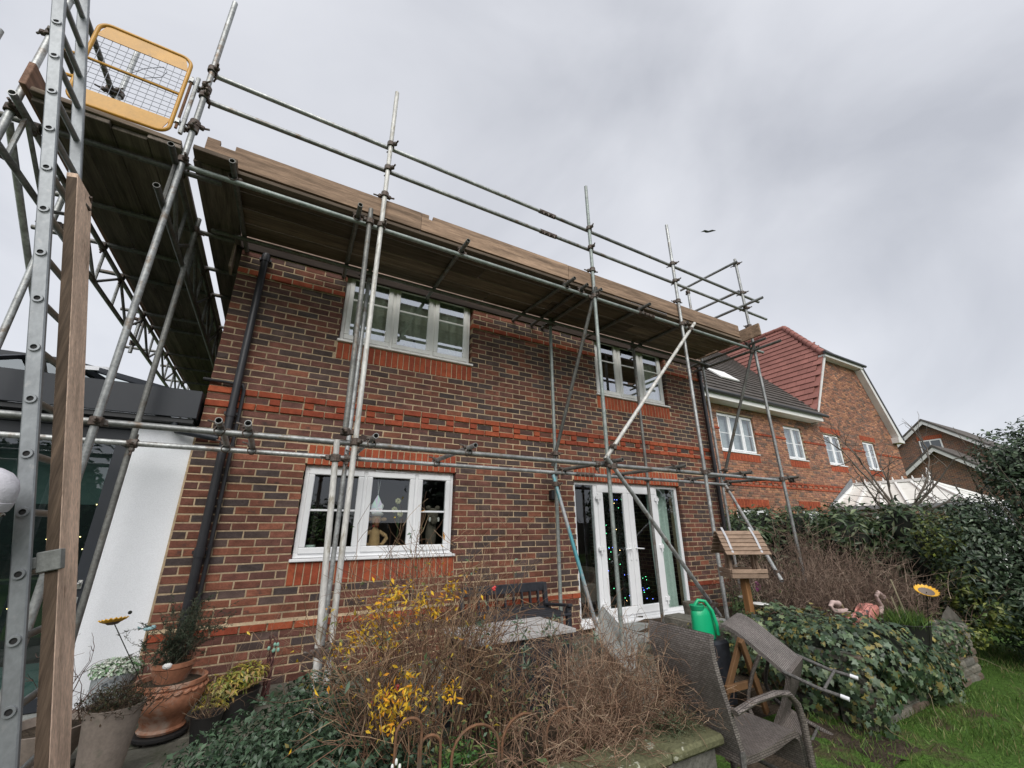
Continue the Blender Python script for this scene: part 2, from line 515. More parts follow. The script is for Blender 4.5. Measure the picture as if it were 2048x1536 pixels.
    def prism(s, poly, ax, a, b, tint=None):
        """poly: list of 2D points; ax: axis of extrusion 'x','y','z' between a and b"""
        n = len(poly)
        def P(p, t):
            return (t, p[0], p[1]) if ax == 'x' else (p[0], t, p[1]) if ax == 'y' else (p[0], p[1], t)
        V = [P(p, a) for p in poly] + [P(p, b) for p in poly]
        F = [list(range(n)), list(range(n, 2 * n))[::-1]]
        F += [[i, i + n, (i + 1) % n + n, (i + 1) % n] for i in range(n)]
        return s.add(V, F, tint)
    def mesh(s, name, mats, off=(0, 0, 0), smooth=False):
        me = bpy.data.meshes.new(name)
        V = [(p[0] - off[0], p[1] - off[1], p[2] - off[2]) for p in s.v]
        me.from_pydata(V, [], s.f)
        for m_ in (mats if isinstance(mats, (list, tuple)) else [mats]):
            me.materials.append(m_)
        if any(s.m):
            me.polygons.foreach_set('material_index', s.m)
        if s.t:
            while len(s.t) < len(s.v):
                s.t.append((.5, .5, .5, 1))
            at = me.attributes.new('tint', 'FLOAT_COLOR', 'POINT')
            at.data.foreach_set('color', np.array(s.t, dtype=np.float32).ravel())
        if smooth:
            me.polygons.foreach_set('use_smooth', [True] * len(me.polygons))
            try:
                me.set_sharp_from_angle(angle=R(40))
            except Exception:
                pass
        bm = bmesh.new()
        bm.from_mesh(me)
        if len(bm.faces) < 60000:
            bmesh.ops.recalc_face_normals(bm, faces=bm.faces)
        bm.to_mesh(me)
        bm.free()
        me.update()
        return me
    def build(s, name, mats, parent=None, smooth=False, loc=None, kind=None):
        base = loc if loc is not None else (ORG[parent.name] if parent else (0, 0, 0))
        me = s.mesh(name, mats, base, smooth)
        o = bpy.data.objects.new(name, me)
        COL.objects.link(o)
        ORG[o.name] = tuple(base)
        if parent:
            o.parent = parent
            if loc is not None:
                pb = ORG[parent.name]
                o.location = [loc[i] - pb[i] for i in range(3)]
        else:
            o.location = base
        if kind:
            o['kind'] = kind
        return o

def tag(o, label=None, cat=None, group=None, kind=None):
    if label:
        o['label'] = label
    if cat:
        o['category'] = cat
    if group:
        o['group'] = group
    if kind:
        o['kind'] = kind
    return o

def thing(name, loc, label, cat, group=None):
    o = bpy.data.objects.new(name, None)
    o.empty_display_size = .1
    o.location = loc
    COL.objects.link(o)
    ORG[o.name] = tuple(loc)
    return tag(o, label, cat, group)

def link_copy(src, loc, parent):
    o = src.copy()
    COL.objects.link(o)
    o.parent = parent
    pb = ORG[parent.name]
    o.location = [loc[i] - pb[i] for i in range(3)]
    ORG[o.name] = tuple(loc)
    return o

def np_mesh(name, V, F, tint, mats, parent=None, loc=None, kind='stuff'):
    """fast mesh of equal polygons: V (n,3), F (m,k)"""
    base = loc if loc is not None else (ORG[parent.name] if parent else (0, 0, 0))
    V = np.asarray(V, np.float32) - np.array(base, np.float32)
    F = np.asarray(F, np.int32)
    me = bpy.data.meshes.new(name)
    k = F.shape[1]
    me.vertices.add(len(V))
    me.vertices.foreach_set('co', V.ravel())
    me.loops.add(F.size)
    me.loops.foreach_set('vertex_index', F.ravel())
    me.polygons.add(len(F))
    me.polygons.foreach_set('loop_start', np.arange(0, F.size, k, dtype=np.int32))
    at = me.attributes.new('tint', 'FLOAT_COLOR', 'POINT')
    T = np.ones((len(V), 4), np.float32)
    T[:, :3] = tint
    at.data.foreach_set('color', T.ravel())
    me.materials.append(mats)
    me.update(calc_edges=True)
    o = bpy.data.objects.new(name, me)
    COL.objects.link(o)
    ORG[o.name] = tuple(base)
    if parent:
        o.parent = parent
    else:
        o.location = base
    if kind:
        o['kind'] = kind
    return o

def unit(a):
    return a / np.maximum(np.linalg.norm(a, axis=-1, keepdims=True), 1e-9)

def leaves(C, N, D, L, Wd, cols, jit=.25, fold=.25, droop=.2):
    """C centres, N normals, D directions (tip) -> two folded quads per leaf (8 verts? six verts, two quads)"""
    n = len(C)
    D = unit(D - N * (D * N).sum(1, keepdims=True))
    S = np.cross(N, D)
    L = np.broadcast_to(np.asarray(L, float), (n,)) * (1 + jit * nr.normal(size=n))
    Wd = np.broadcast_to(np.asarray(Wd, float), (n,)) * (1 + jit * nr.normal(size=n))
    L, Wd = np.abs(L)[:, None], np.abs(Wd)[:, None]
    b = C
    m1 = C + D * L * .5 + S * Wd * .5 + N * Wd * fold
    m2 = C + D * L * .5 - S * Wd * .5 + N * Wd * fold
    mid = C + D * L * .5
    tip = C + D * L - N * L * droop
    V = np.stack([b, m1, tip, m2, mid], 1).reshape(-1, 3)
    o = np.arange(n)[:, None] * 5
    F = np.concatenate([o + np.array([[0, 1, 4]]), o + np.array([[1, 2, 4]]), o + np.array([[2, 3, 4]]), o + np.array([[3, 0, 4]])], 0)
    T = np.repeat(cols, 5, 0)
    return V, F, T

def ivy_leaves(C, N, D, L, cols):
    n = len(C)
    D = unit(D - N * (D * N).sum(1, keepdims=True))
    S = np.cross(N, D)
    L = np.abs(L * (1 + .42 * nr.normal(size=n)))[:, None]
    per = [(0, .08, 0), (.30, -.06, .02), (.26, .22, .05), (.52, .40, -.03), (.22, .55, .05), (0, 1.0, -.12), (-.22, .55, .05), (-.52, .40, -.03), (-.26, .22, .05), (-.30, -.06, .02)]
    P = [C + (S * a + D * b + N * h) * L for (a, b, h) in per] + [C + D * L * .35 + N * L * .03]
    V = np.stack(P, 1).reshape(-1, 3)
    o = np.arange(n)[:, None] * 11
    F = np.concatenate([o + np.array([[i, (i + 1) % 10, 10]]) for i in range(10)], 0)
    return V, F, np.repeat(cols, 11, 0)

def pick(cols, n, var=.2):
    c = np.array(cols, float)
    k = nr.integers(0, len(c), n)
    v = c[k] * (1 + var * nr.normal(size=(n, 1)))
    return np.clip(v, .003, 1)

def cloud(ells, n, shell=.35):
    """points in a union of ellipsoids (cx,cy,cz,rx,ry,rz), biased to the outside; returns points and outward normals"""
    E = np.array(ells, float)
    w = E[:, 3] * E[:, 4] + E[:, 4] * E[:, 5] + E[:, 3] * E[:, 5]
    k = nr.choice(len(E), n, p=w / w.sum())
    d = unit(nr.normal(size=(n, 3)))
    r = 1 - shell * nr.random(n) ** 1.5
    r += .07 * nr.normal(size=n)
    P = E[k, :3] + d * E[k, 3:] * r[:, None]
    Nn = unit(d / E[k, 3:])
    return P, Nn

def twigs(name, stems, parent, col, n=3, mat_='twig', kind='stuff'):
    """stems: list of (points, r0, r1); thin tubes joined in one mesh"""
    Vs, Fs, Ts = [], [], []
    o = 0
    for (P, r0, r1) in stems:
        P = np.asarray(P, float)
        k = len(P)
        t = unit(np.gradient(P, axis=0))
        a = np.array([.31, .77, .55])
        u = unit(np.cross(t, a))
        w = np.cross(t, u)
        rs = np.linspace(r0, r1, k)[:, None]
        ring = [P + (u * math.cos(2 * math.pi * j / n) + w * math.sin(2 * math.pi * j / n)) * rs for j in range(n)]
        V = np.stack(ring, 1).reshape(-1, 3)
        i = np.arange(k - 1)[:, None] * n
        for j in range(n):
            Fs.append(o + np.concatenate([i + j, i + (j + 1) % n, i + n + (j + 1) % n, i + n + j], 1))
        Vs.append(V)
        c = np.array(col[rnd.randrange(len(col))]) * rnd.uniform(.7, 1.3)
        Ts.append(np.repeat(c[None], len(V), 0))
        o += len(V)
    return np_mesh(name, np.concatenate(Vs), np.concatenate(Fs), np.concatenate(Ts), M[mat_], parent, kind=kind)

def wander(p, d, L, k=5, bend=.25, grav=0.0):
    """a crooked polyline"""
    P = [np.array(p, float)]
    d = np.array(d, float)
    d /= np.linalg.norm(d)
    for i in range(k):
        d = d + bend * nr.normal(size=3) + np.array([0, 0, grav])
        d /= np.linalg.norm(d)
        P.append(P[-1] + d * L / k)
    return np.array(P), d

def bush_stems(base, n, h, spread, bend=.18, grav=0.0, kids=5, kl=.35, r=.005, box=(.1, .1), levels=2, tilt=(0, 0)):
    out = []
    tips = []
    for i in range(n):
        b = np.array(base) + np.array([nr.normal() * box[0], nr.normal() * box[1], 0])
        d = np.array([nr.normal() * spread + tilt[0], nr.normal() * spread + tilt[1], 1.0])
        L = h * nr.uniform(.6, 1.1)
        P, dd = wander(b, d, L, 6, bend, grav)
        out.append((P, r * nr.uniform(.8, 1.3), r * .35))
        tips.append(P[-1])
        for k in range(kids):
            j = nr.integers(2, 7)
            d2 = unit(P[j] - P[j - 1]) + nr.normal(size=3) * .65
            P2, _ = wander(P[j], d2, L * kl * nr.uniform(.5, 1.2), 4, bend * 1.3, grav)
            out.append((P2, r * .55, r * .25))
            tips.append(P2[-1])
            if levels > 2:
                for q in range(3):
                    j2 = nr.integers(1, 5)
                    d3 = unit(P2[j2] - P2[j2 - 1]) + nr.normal(size=3) * .8
                    P3, _ = wander(P2[j2], d3, L * kl * .5 * nr.uniform(.4, 1.2), 3, bend * 1.4, grav)
                    out.append((P3, r * .35, r * .2))
                    tips.append(P3[-1])
    return out, np.array(tips)

# =================================================================== SETTING: ground
def ground_sheet(name, x0, x1, y0, y1, z, m, step=.35, amp=.02, kind='structure', hole=None):
    nx, ny = max(2, int((x1 - x0) / step)), max(2, int((y1 - y0) / step))
    b = MB()
    V = [(x0 + (x1 - x0) * i / nx, y0 + (y1 - y0) * j / ny, z + amp * math.sin(i * 1.7 + j * .9) * math.cos(j * 1.3 - i * .4)) for j in range(ny + 1) for i in range(nx + 1)]
    F = [[j * (nx + 1) + i, j * (nx + 1) + i + 1, (j + 1) * (nx + 1) + i + 1, (j + 1) * (nx + 1) + i] for j in range(ny) for i in range(nx)]
    b.add(V, F)
    o = b.build(name, m, smooth=True)
    o['kind'] = kind
    return o
far = MB()
far.add([(-300, -300, -.12), (300, -300, -.12), (300, 300, -.12), (-300, 300, -.12)], [[0, 1, 2, 3]])
tag(far.build('ground', M['lawn']), kind='structure')
ground_sheet('lawn', 1.9, 8.9, -6, 2.6, -.01, M['lawn'], .3, .025)
ground_sheet('lawn', -6, 1.9, -6, 1.62, -.01, M['lawn'], .4, .025)
ground_sheet('flower_bed', 4.4, 8.9, 2.62, 7.4, .22, M['soil'], .3, .05)
ground_sheet('bare_soil', 2.2, 4.3, 1.74, 2.74, -.006, M['soil'], .11, .022)
# patio: a bed of mortar with paving slabs as pieces of it
pb = MB()
pb.span((-6, 1.62, -.1), (2.2, 5.03, .13))
pb.span((2.203, 2.75, -.1), (4.4, 5.03, .13))
patio = pb.build('patio', M['soil'])
patio['kind'] = 'structure'
slab = {}
for k in range(4):
    m_ = MB()
    m_.box((0, 0, 0), (.59, .44, .03), bev=.006)
    slab[k] = m_.mesh('paving_slab', M['paving'])
for j in range(6):
    for i in range(-5, 8):
        x, y = i * .6 + (j % 2) * .3 - .2, 2.55 + j * .45
        if y > 4.8 or x > 4.0 or (x > 1.85 and y < 3.0):
            continue
        o = bpy.data.objects.new('paving_slab', slab[(i * 3 + j) % 4])
        COL.objects.link(o)
        o.parent = patio
        o.location = (x, y, .135 + rnd.uniform(-.003, .003))
        o.rotation_euler = (rnd.uniform(-.008, .008), rnd.uniform(-.008, .008), rnd.uniform(-.01, .01))

# =================================================================== MAIN HOUSE
FY = 5.04
HX0, HX1 = -.745, 7.28
Z0 = .589                      # bottom of the red plinth course; courses are 75 mm
ZTOP = 4.60
COURSE = .075
house = thing('brick_house', (3.27, FY, 0), 'two storey red and purple brick house standing behind the long scaffold deck', 'house')
cz = lambda n: Z0 + n * COURSE
# openings: x0, x1, z0, z1
OP = {'lw': (.27, 2.0, 1.21, 2.174), 'ul': (.415, 2.165, 3.69, 4.70), 'ur': (4.47, 6.17, 3.615, 4.70), 'dr': (3.885, 6.16, .15, 2.174)}
SOLD = [(.27, 2.0, 21, True), (.245, 2.02, 5, False), (.40, 2.18, 38, False), (4.455, 6.185, 37, False), (3.885, 6.16, 21, True)]  # x0,x1,first course,arch above
SOLD_Z = lambda n: (cz(n), cz(n + 3) - .01)
REDS = [(.18, .07, .046), (.165, .066, .045), (.20, .077, .048), (.15, .062, .045)]
PURP = [(.14, .063, .049), (.122, .058, .047), (.155, .064, .048), (.108, .058, .049)]
GREY = [(.082, .058, .052), (.09, .06, .052), (.072, .055, .052)]
ORANGE = [(.335, .078, .036), (.305, .07, .034), (.36, .088, .04), (.28, .064, .034)]
def brick_tint(z, light=1.0):
    up = min(1, max(0, (z - 2.2) / 2.5))
    q = rnd.random()
    pr = .37 - .17 * up
    c = rnd.choice(REDS if q < pr else PURP if q < pr + .36 else GREY)
    k = rnd.uniform(.82, 1.18) * light
    return (c[0] * k, c[1] * k, c[2] * k)
def brick_geo(b, cx, y, cz_, w, h, tint, d=.10, j=.0026):
    """one brick: chamfered face towards -Y, centre of its face at (cx, y, cz_)"""
    e = .004
    hw, hh = w / 2, h / 2
    jj = lambda: rnd.uniform(-j, j)
    dy = rnd.uniform(-.0025, .002)
    o = [(-hw, -hh), (hw, -hh), (hw, hh), (-hw, hh)]
    A = [(cx + p[0] + jj(), y + e, cz_ + p[1] + jj()) for p in o]
    Bk = [(A[i][0], y + d, A[i][2]) for i in range(4)]
    Fr = [(cx + p[0] * (1 - e / hw) + jj(), y + dy, cz_ + p[1] * (1 - e / hh) + jj()) for p in o]
    V = Bk + A + Fr
    F = [[8, 9, 10, 11]]
    for i in range(4):
        k = (i + 1) % 4
        F.append([i, k, 4 + k, 4 + i])
        F.append([4 + i, 4 + k, 8 + k, 8 + i])
    b.add(V, F, tint)

def row_segments(z0, z1, x0, x1):
    """free x-intervals of a course"""
    segs = [(x0, x1)]
    cut = [(a, b_) for (a, b_, c, d) in OP.values() if c < z1 - .004 and d > z0 + .004]
    for (a, b_, n, up) in SOLD:
        s0, s1 = SOLD_Z(n)
        if s0 < z1 - .004 and s1 > z0 + .004:
            cut.append((a, b_))
    for (a, b_) in cut:
        out = []
        for (p, q) in segs:
            if b_ <= p or a >= q:
                out.append((p, q))
            else:
                if a > p:
                    out.append((p, a))
                if b_ < q:
                    out.append((b_, q))
        segs = out
    return segs

bricks = []          # cx, cz, w, h, y, kind
nlow = -6
ntop = int((4.545 - Z0) / COURSE)
for n in range(nlow, ntop + 1):
    z0 = cz(n)
    z1 = z0 + .065
    kind, y = 'brick', FY
    if n == 0:
        kind, y = 'plinth', FY - .016
    if n in (28, 30):
        kind, y = 'band', FY - .019
    if n == 29:
        kind = 'dentil'
    if n >= 49:
        y = FY - .022
    if n == 49:
        kind = 'corbel'
    for (a, b_) in row_segments(z0, z1, HX0, HX1):
        ph = (n % 2) * .1125
        if kind == 'dentil':
            k0 = math.floor((a - HX0) / .3375) - 1
            xs = []
            x = HX0 + k0 * .3375
            while x < b_:
                xs += [(x, .215, 0), (x + .225, .1025, 1)]
                x += .3375
        else:
            k0 = math.floor((a - HX0 + ph) / .225) - 1
            xs = []
            x = HX0 - ph + k0 * .225
            while x < b_:
                xs.append((x, .215, 0))
                x += .225
        for (x, w, red) in xs:
            w -= .003
            l, r_ = max(x, a + .004), min(x + w, b_ - .004)
            if a <= HX0 + .001:
                l = max(x, a)
            if b_ >= HX1 - .001:
                r_ = min(x + w, b_)
            if r_ - l < .03:
                continue
            kk = kind
            yy = y
            if kind == 'dentil':
                kk = 'dentil_red' if red else 'brick'
                yy = FY - .018 if red else FY + .001
            bricks.append(((l + r_) / 2, z0 + .0325, r_ - l, .0625, yy, kk))
# shared brick meshes
BV = {}
def bvar(w, red, up):
    key = (w, red, up)
    if key not in BV:
        L = []
        for i in range(8 if red else 14):
            m_ = MB()
            t = rnd.choice(ORANGE) if red else brick_tint(3.9 if up else 1.0)
            brick_geo(m_, 0, 0, 0, w, .0625, t)
            L.append(m_.mesh('brick', M['soldier'] if red else M['brick']))
        BV[key] = L
    return rnd.choice(BV[key])
def place_brick(name, me, loc, parent):
    o = bpy.data.objects.new(name, me)
    COL.objects.link(o)
    o.parent = parent
    pb_ = ORG[parent.name]
    o.location = (loc[0] - pb_[0], loc[1] - pb_[1], loc[2] - pb_[2])
    o.rotation_euler = (rnd.uniform(-.006, .006), rnd.uniform(-.004, .004), rnd.uniform(-.006, .006))
    return o
plain = [b for b in bricks if b[5] == 'brick']
full = [b for b in plain if (abs(b[2] - .212) < .002 or abs(b[2] - .0995) < .002) and b[1] > .45]
full.sort(key=lambda b: (b[0] - 0) ** 2 + (b[1] - 1.5) ** 2)
chosen = set(id(b) for b in full[:300])
rest = MB()
for b in bricks:
    cx, zc, w, h, y, k = b
    if k == 'brick':
        if id(b) in chosen:
            place_brick('brick', bvar(.212 if w > .15 else .0995, False, zc > 2.4), (cx, y, zc), house)
        else:
            brick_geo(rest, cx, y, zc, w, h, brick_tint(zc))
    else:
        nm = {'plinth': 'plinth_brick', 'band': 'band_brick', 'dentil_red': 'dentil_brick', 'corbel': 'corbel_brick'}[k]
        if abs(w - .212) < .002 or abs(w - .0995) < .002:
            place_brick(nm, bvar(.212 if w > .15 else .0995, True, False), (cx, y, zc), house)
        else:
            m_ = MB()
            brick_geo(m_, 0, 0, 0, w, h, rnd.choice(ORANGE))
            place_brick(nm, m_.mesh('cut_brick', M['soldier']), (cx, y, zc), house)
rest.build('brick', M['brick'], house, kind='stuff')
SV = []
for i in range(8):
    m_ = MB()
    brick_geo(m_, 0, 0, 0, .0625, .211, ORANGE[i % 4])
    SV.append(m_.mesh('soldier_brick', M['soldier']))
for (a, b_, n, up) in SOLD:
    s0, s1 = SOLD_Z(n)
    k = round((b_ - a) / .075)
    p = (b_ - a) / k
    for i in range(k):
        place_brick('soldier_brick', rnd.choice(SV), (a + p * (i + .5), FY - .003, (s0 + s1) / 2 - .002), house)
# sloped mortar fillet on the plinth course and the mortar backing
b = MB()
for (a, c) in ((HX0, 3.885), (6.16, HX1)):
    b.prism([(FY - .016, cz(1) - .012), (FY + .02, cz(1) - .012), (FY + .02, cz(1) + .022), (FY + .004, cz(1) + .022)], 'x', a, c)
b.build('mortar_fillet', M['mortar'], house)
ZW = 4.56
xs = sorted(set([HX0 + .002, HX1 - .002] + [v for o_ in OP.values() for v in (o_[0] - .014, o_[1] + .014)]))
zs = sorted(set([-.1, ZTOP + .1, 4.264] + [v for o_ in OP.values() for v in o_[2:]]))
b = MB()
for i in range(len(xs) - 1):
    for j in range(len(zs) - 1):
        mx_, mz = (xs[i] + xs[i + 1]) / 2, (zs[j] + zs[j + 1]) / 2
        if any(o_[0] - .014 < mx_ < o_[1] + .014 and o_[2] < mz < o_[3] for o_ in OP.values()):
            continue
        y0 = FY + .0045 if mz < 4.264 else FY - .0175
        b.span((xs[i], y0, zs[j]), (xs[i + 1], FY + .26, zs[j + 1]))
b.build('wall', M['mortar'], house)

def brickwork_mat():
    m = bpy.data.materials.new('brickwork')
    m.use_nodes = True
    n, l = m.node_tree.nodes, m.node_tree.links
    g = n.new('ShaderNodeNewGeometry')
    sp = n.new('ShaderNodeSeparateXYZ')
    l.new(g.outputs['Position'], sp.inputs[0])
    ad = n.new('ShaderNodeMath')
    l.new(sp.outputs[0], ad.inputs[0])
    l.new(sp.outputs[1], ad.inputs[1])
    cb = n.new('ShaderNodeCombineXYZ')
    l.new(ad.outputs[0], cb.inputs[0])
    l.new(sp.outputs[2], cb.inputs[1])
    t = n.new('ShaderNodeTexBrick')
    t.inputs['Scale'].default_value = 1
    t.inputs['Brick Width'].default_value = .225
    t.inputs['Row Height'].default_value = .075
    t.inputs['Mortar Size'].default_value = .006
    t.inputs['Color1'].default_value = (.20, .085, .055, 1)
    t.inputs['Color2'].default_value = (.075, .05, .05, 1)
    t.inputs['Mortar'].default_value = (.42, .32, .2, 1)
    l.new(cb.outputs[0], t.inputs['Vector'])
    b_ = n['Principled BSDF']
    b_.inputs['Roughness'].default_value = .9
    l.new(t.outputs['Color'], b_.inputs['Base Color'])
    bp = n.new('ShaderNodeBump')
    bp.invert = True
    bp.inputs['Strength'].default_value = .6
    bp.inputs['Distance'].default_value = .01
    l.new(t.outputs['Fac'], bp.inputs['Height'])
    l.new(bp.outputs[0], b_.inputs['Normal'])
    return m
M['brickface'] = brickwork_mat()
b = MB()
b.span((HX0, FY + .262, -.1), (HX0 + .25, 13, ZTOP + .1))
b.span((HX1 - .25, FY + .262, -.1), (HX1, 13, ZTOP + .1))
b.span((HX0, 13.002, -.1), (HX1, 13.25, ZTOP + .1))
b.prism([(FY + .3, ZTOP + .11), (13, ZTOP + .11), (9.02, ZTOP + 3.3)], 'x', HX0, HX0 + .24)
b.prism([(FY + .3, ZTOP + .11), (13, ZTOP + .11), (9.02, ZTOP + 3.3)], 'x', HX1 - .24, HX1)
b.build('side_wall', M['brickface'], house)
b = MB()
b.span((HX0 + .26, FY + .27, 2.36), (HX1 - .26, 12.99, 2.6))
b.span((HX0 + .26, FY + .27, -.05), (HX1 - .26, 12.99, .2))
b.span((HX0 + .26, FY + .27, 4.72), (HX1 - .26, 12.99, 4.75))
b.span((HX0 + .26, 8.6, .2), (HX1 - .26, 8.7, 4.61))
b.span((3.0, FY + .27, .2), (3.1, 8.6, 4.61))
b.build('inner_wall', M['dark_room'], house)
# eaves: soffit, fascia, gutter, roof (mostly hidden by the deck)
b = MB()
b.span((HX0 - .06, FY - .055, 4.709), (HX1 + .06, FY + .1, 4.76), bev=.003)
b.span((HX0 - .085, FY - .07, 4.27), (HX0 - .062, FY + .12, 4.72), bev=.003)
b.build('soffit', M['strip_wood'], house)
b = MB()
b.span((HX0 - .05, FY - .048, 4.566), (HX1 + .05, FY + .0, 4.706), bev=.004)
b.build('eaves_board', M['eaves_wood'], house)
roof = MB()
for sg, ya, yb in ((1, FY - .08, 9.02), (-1, 13.4, 9.02)):
    d = yb - ya
    roof.add([(HX0 - .15, ya, ZTOP + .18), (HX1 + .15, ya, ZTOP + .18), (HX1 + .15, yb, ZTOP + 3.38), (HX0 - .15, yb, ZTOP + 3.38),
              (HX0 - .15, ya, ZTOP + .26), (HX1 + .15, ya, ZTOP + .26), (HX1 + .15, yb, ZTOP + 3.46), (HX0 - .15, yb, ZTOP + 3.46)],
             [[0, 1, 2, 3], [4, 5, 6, 7], [0, 1, 5, 4], [1, 2, 6, 5], [3, 0, 4, 7], [2, 3, 7, 6]])
roof.build('roof', M['tile_dark'], house)

# ------------------------------------------------------------------ windows
def frame_ring(b, x0, x1, z0, z1, y, t, d, bev=.004):
    b.span((x0, y, z0), (x1, y + d, z0 + t), bev=bev)
    b.span((x0, y, z1 - t), (x1, y + d, z1), bev=bev)
    b.span((x0, y + .0005, z0 + t), (x0 + t, y + d - .0005, z1 - t), bev=bev)
    b.span((x1 - t, y + .0005, z0 + t), (x1, y + d - .0005, z1 - t), bev=bev)
def window(parent, x0, x1, z0, z1, lights, m, y=FY + .05, bar=.53, sill=True, vent=None, glass='glass', blank=False, st=.062, sill_m=None):
    b = MB()
    frame_ring(b, x0, x1, z0, z1, y + .012, .052, .07)
    xx = x0
    for i, w in enumerate(lights[:-1]):
        xx += w
        b.span((xx - .026, y + .013, z0 + .05), (xx + .026, y + .08, z1 - .05), bev=.004)
    w_ = b.build('window', m, parent)
    xx = x0
    for i, w in enumerate(lights):
        a, c = xx + (.04 if i == 0 else .018), xx + w - (.04 if i == len(lights) - 1 else .018)
        s_ = MB()
        frame_ring(s_, a, c, z0 + .04, z1 - .04, y - .008, st, .05, .007)
        s_.build('sash', m, w_)
        g = MB()
        g.span((a + st - .004, y + .015, z0 + .036 + st), (c - st + .004, y + .021, z1 - .036 - st))
        g.build('pane', M[glass], w_)
        if bar:
            zb = z0 + (z1 - z0) * bar
            q = MB()
            q.span((a + st, y + .004, zb - .011), (c - st, y + .0135, zb + .011), bev=.003)
            q.build('glazing_bar', m, w_)
        xx += w
    if sill:
        b = MB()
        b.span((x0 - .03, y - .085, z0 - .032), (x1 + .03, y + .07, z0 - .002), bev=.006)
        b.span((x0 - .002, y - .03, z0 - .0015), (x1 + .002, y + .06, z0 + .012), bev=.003)
        b.build('sill', sill_m or m, w_)
    if vent:
        b = MB()
        b.span((vent[0], y - .006, z1 - .034), (vent[1], y + .012, z1 - .016), bev=.003)
        b.build('trickle_vent', m, w_)
    return w_
window(house, .275, 1.995, 1.212, 2.165, [.64, .60, .48], M['upvc'], vent=(1.02, 1.38), bar=.50)
window(house, .42, 2.16, 3.69, 4.698, [.62, .56, .56], M['upvc_up'], bar=.60, glass='glass_up')
window(house, 4.475, 6.165, 3.615, 4.698, [.57, .56, .56], M['upvc_up'], bar=.60, glass='glass_up')
def curtain(parent, x0, x1, z0, z1, y, m, waves, amp=.03, flare=0.0):
    n = waves * 8
    V, F = [], []
    for j in range(7):
        t = j / 6
        for i in range(n + 1):
            u = i / n
            V.append((x0 + (x1 - x0) * u + flare * t * (1 - u), y + amp * (math.sin(u * waves * 6.283 + .4 * math.sin(3 * t)) + .4 * math.sin(u * waves * 2.7)), z1 - (z1 - z0) * t))
    for j in range(6):
        for i in range(n):
            F.append([j * (n + 1) + i, j * (n + 1) + i + 1, (j + 1) * (n + 1) + i + 1, (j + 1) * (n + 1) + i])
    b = MB()
    b.add(V, F)
    return b.build('curtain', m, parent, smooth=True)
curtain(house, .44, 2.14, 3.72, 4.69, FY + .165, M['curtain'], 13, .022)
curtain(house, 5.62, 6.14, 3.66, 4.69, FY + .19, M['curtain'], 5, .035)
curtain(house, 4.50, 4.60, 3.66, 4.60, FY + .36, M['curtain'], 2, .03)
curtain(house, 5.66, 6.13, .25, 2.15, FY + .30, M['curtain_teal'], 5, .03, .05)
# ------------------------------------------------------------------ french doors with side lights
y = FY + .05
b = MB()
frame_ring(b, 3.89, 6.155, .25, 2.165, y + .012, .055, .075)
for x in (4.33, 5.62):
    b.span((x - .04, y + .013, .30), (x + .04, y + .085, 2.11), bev=.004)
door = b.build('french_door', M['upvc'], house)
for a, c in ((3.94, 4.30), (5.655, 6.11)):
    g = MB()
    g.span((a - .01, y + .03, .29), (c + .01, y + .036, 2.12))
    g.build('pane', M['glass'], door)
for a, c, hs in ((4.355, 4.978, -1), (4.984, 5.60, 1)):
    s_ = MB()
    frame_ring(s_, a, c, .292, 2.112, y - .012, .105, .055, .007)
    s_.build('door_leaf', M['upvc'], door)
    g = MB()
    g.span((a + .1, y + .015, .39), (c - .1, y + .021, 2.01))
    g.build('pane', M['glass'], door)
    xm = c - .05 if hs < 0 else a + .05
    h_ = MB()
    h_.span((xm - .016, y - .024, 1.02), (xm + .016, y - .0125, 1.26), bev=.004)
    h_.path([(xm, y - .024, 1.19), (xm, y - .06, 1.19), (xm + hs * .06, y - .065, 1.185), (xm + hs * .135, y - .06, 1.18)], .010, 8)
    h_.build('handle', M['upvc'], door, smooth=True)
    xh = a - .006 if hs < 0 else c + .006
    for z in (.45, 1.2, 1.93):
        h_ = MB()
        h_.span((xh - .045, y - .034, z - .03), (xh + .045, y - .0125, z + .03), bev=.006)
        h_.path([(xh, y - .03, z - .075), (xh, y - .03, z + .05)], .013, 8)
        h_.build('hinge', M['upvc'], door)
b = MB()
b.span((3.87, FY - .06, .215), (6.175, FY + .13, .248), bev=.006)
b.build('threshold', M['upvc'], door)
# ------------------------------------------------------------------ rainwater pipes, lamp
b = MB()
y = FY - .075
b.path([(-.50, y, 4.54), (-.50, y, .2)], .038, 12)
for z in (4.48, 2.62, 1.3, .5):
    b.path([(-.50, y, z - .04), (-.50, y, z + .04)], .046, 12)
    b.box((-.50, y + .04, z), (.12, .05, .03))
b.build('downpipe', M['black_pipe'], house, smooth=True)
b = MB()
b.path([(-.80, FY - .03, 2.955), (-.58, FY - .05, 2.945), (-.455, FY - .05, 2.93), (-.432, FY - .05, 2.88), (-.432, FY - .05, .3)], .018, 8)
for z in (2.3, 1.75, 1.35, .9):
    b.path([(-.432, FY - .05, z - .015), (-.432, FY - .05, z + .015)], .024, 8)
b.build('waste_pipe', M['black_pipe'], house, smooth=True)
b = MB()
b.path([(7.13, FY - .075, 4.54), (7.13, FY - .075, .3)], .036, 12)
for z in (4.4, 2.55, .9):
    b.path([(7.13, FY - .075, z - .04), (7.13, FY - .075, z + .04)], .044, 12)
b.build('downpipe', M['black_pipe'], house, smooth=True)
b = MB()
b.span((3.42, FY - .09, 1.87), (3.54, FY - .004, 2.0), bev=.01)
b.build('wall_lamp', M['black_pipe'], house)

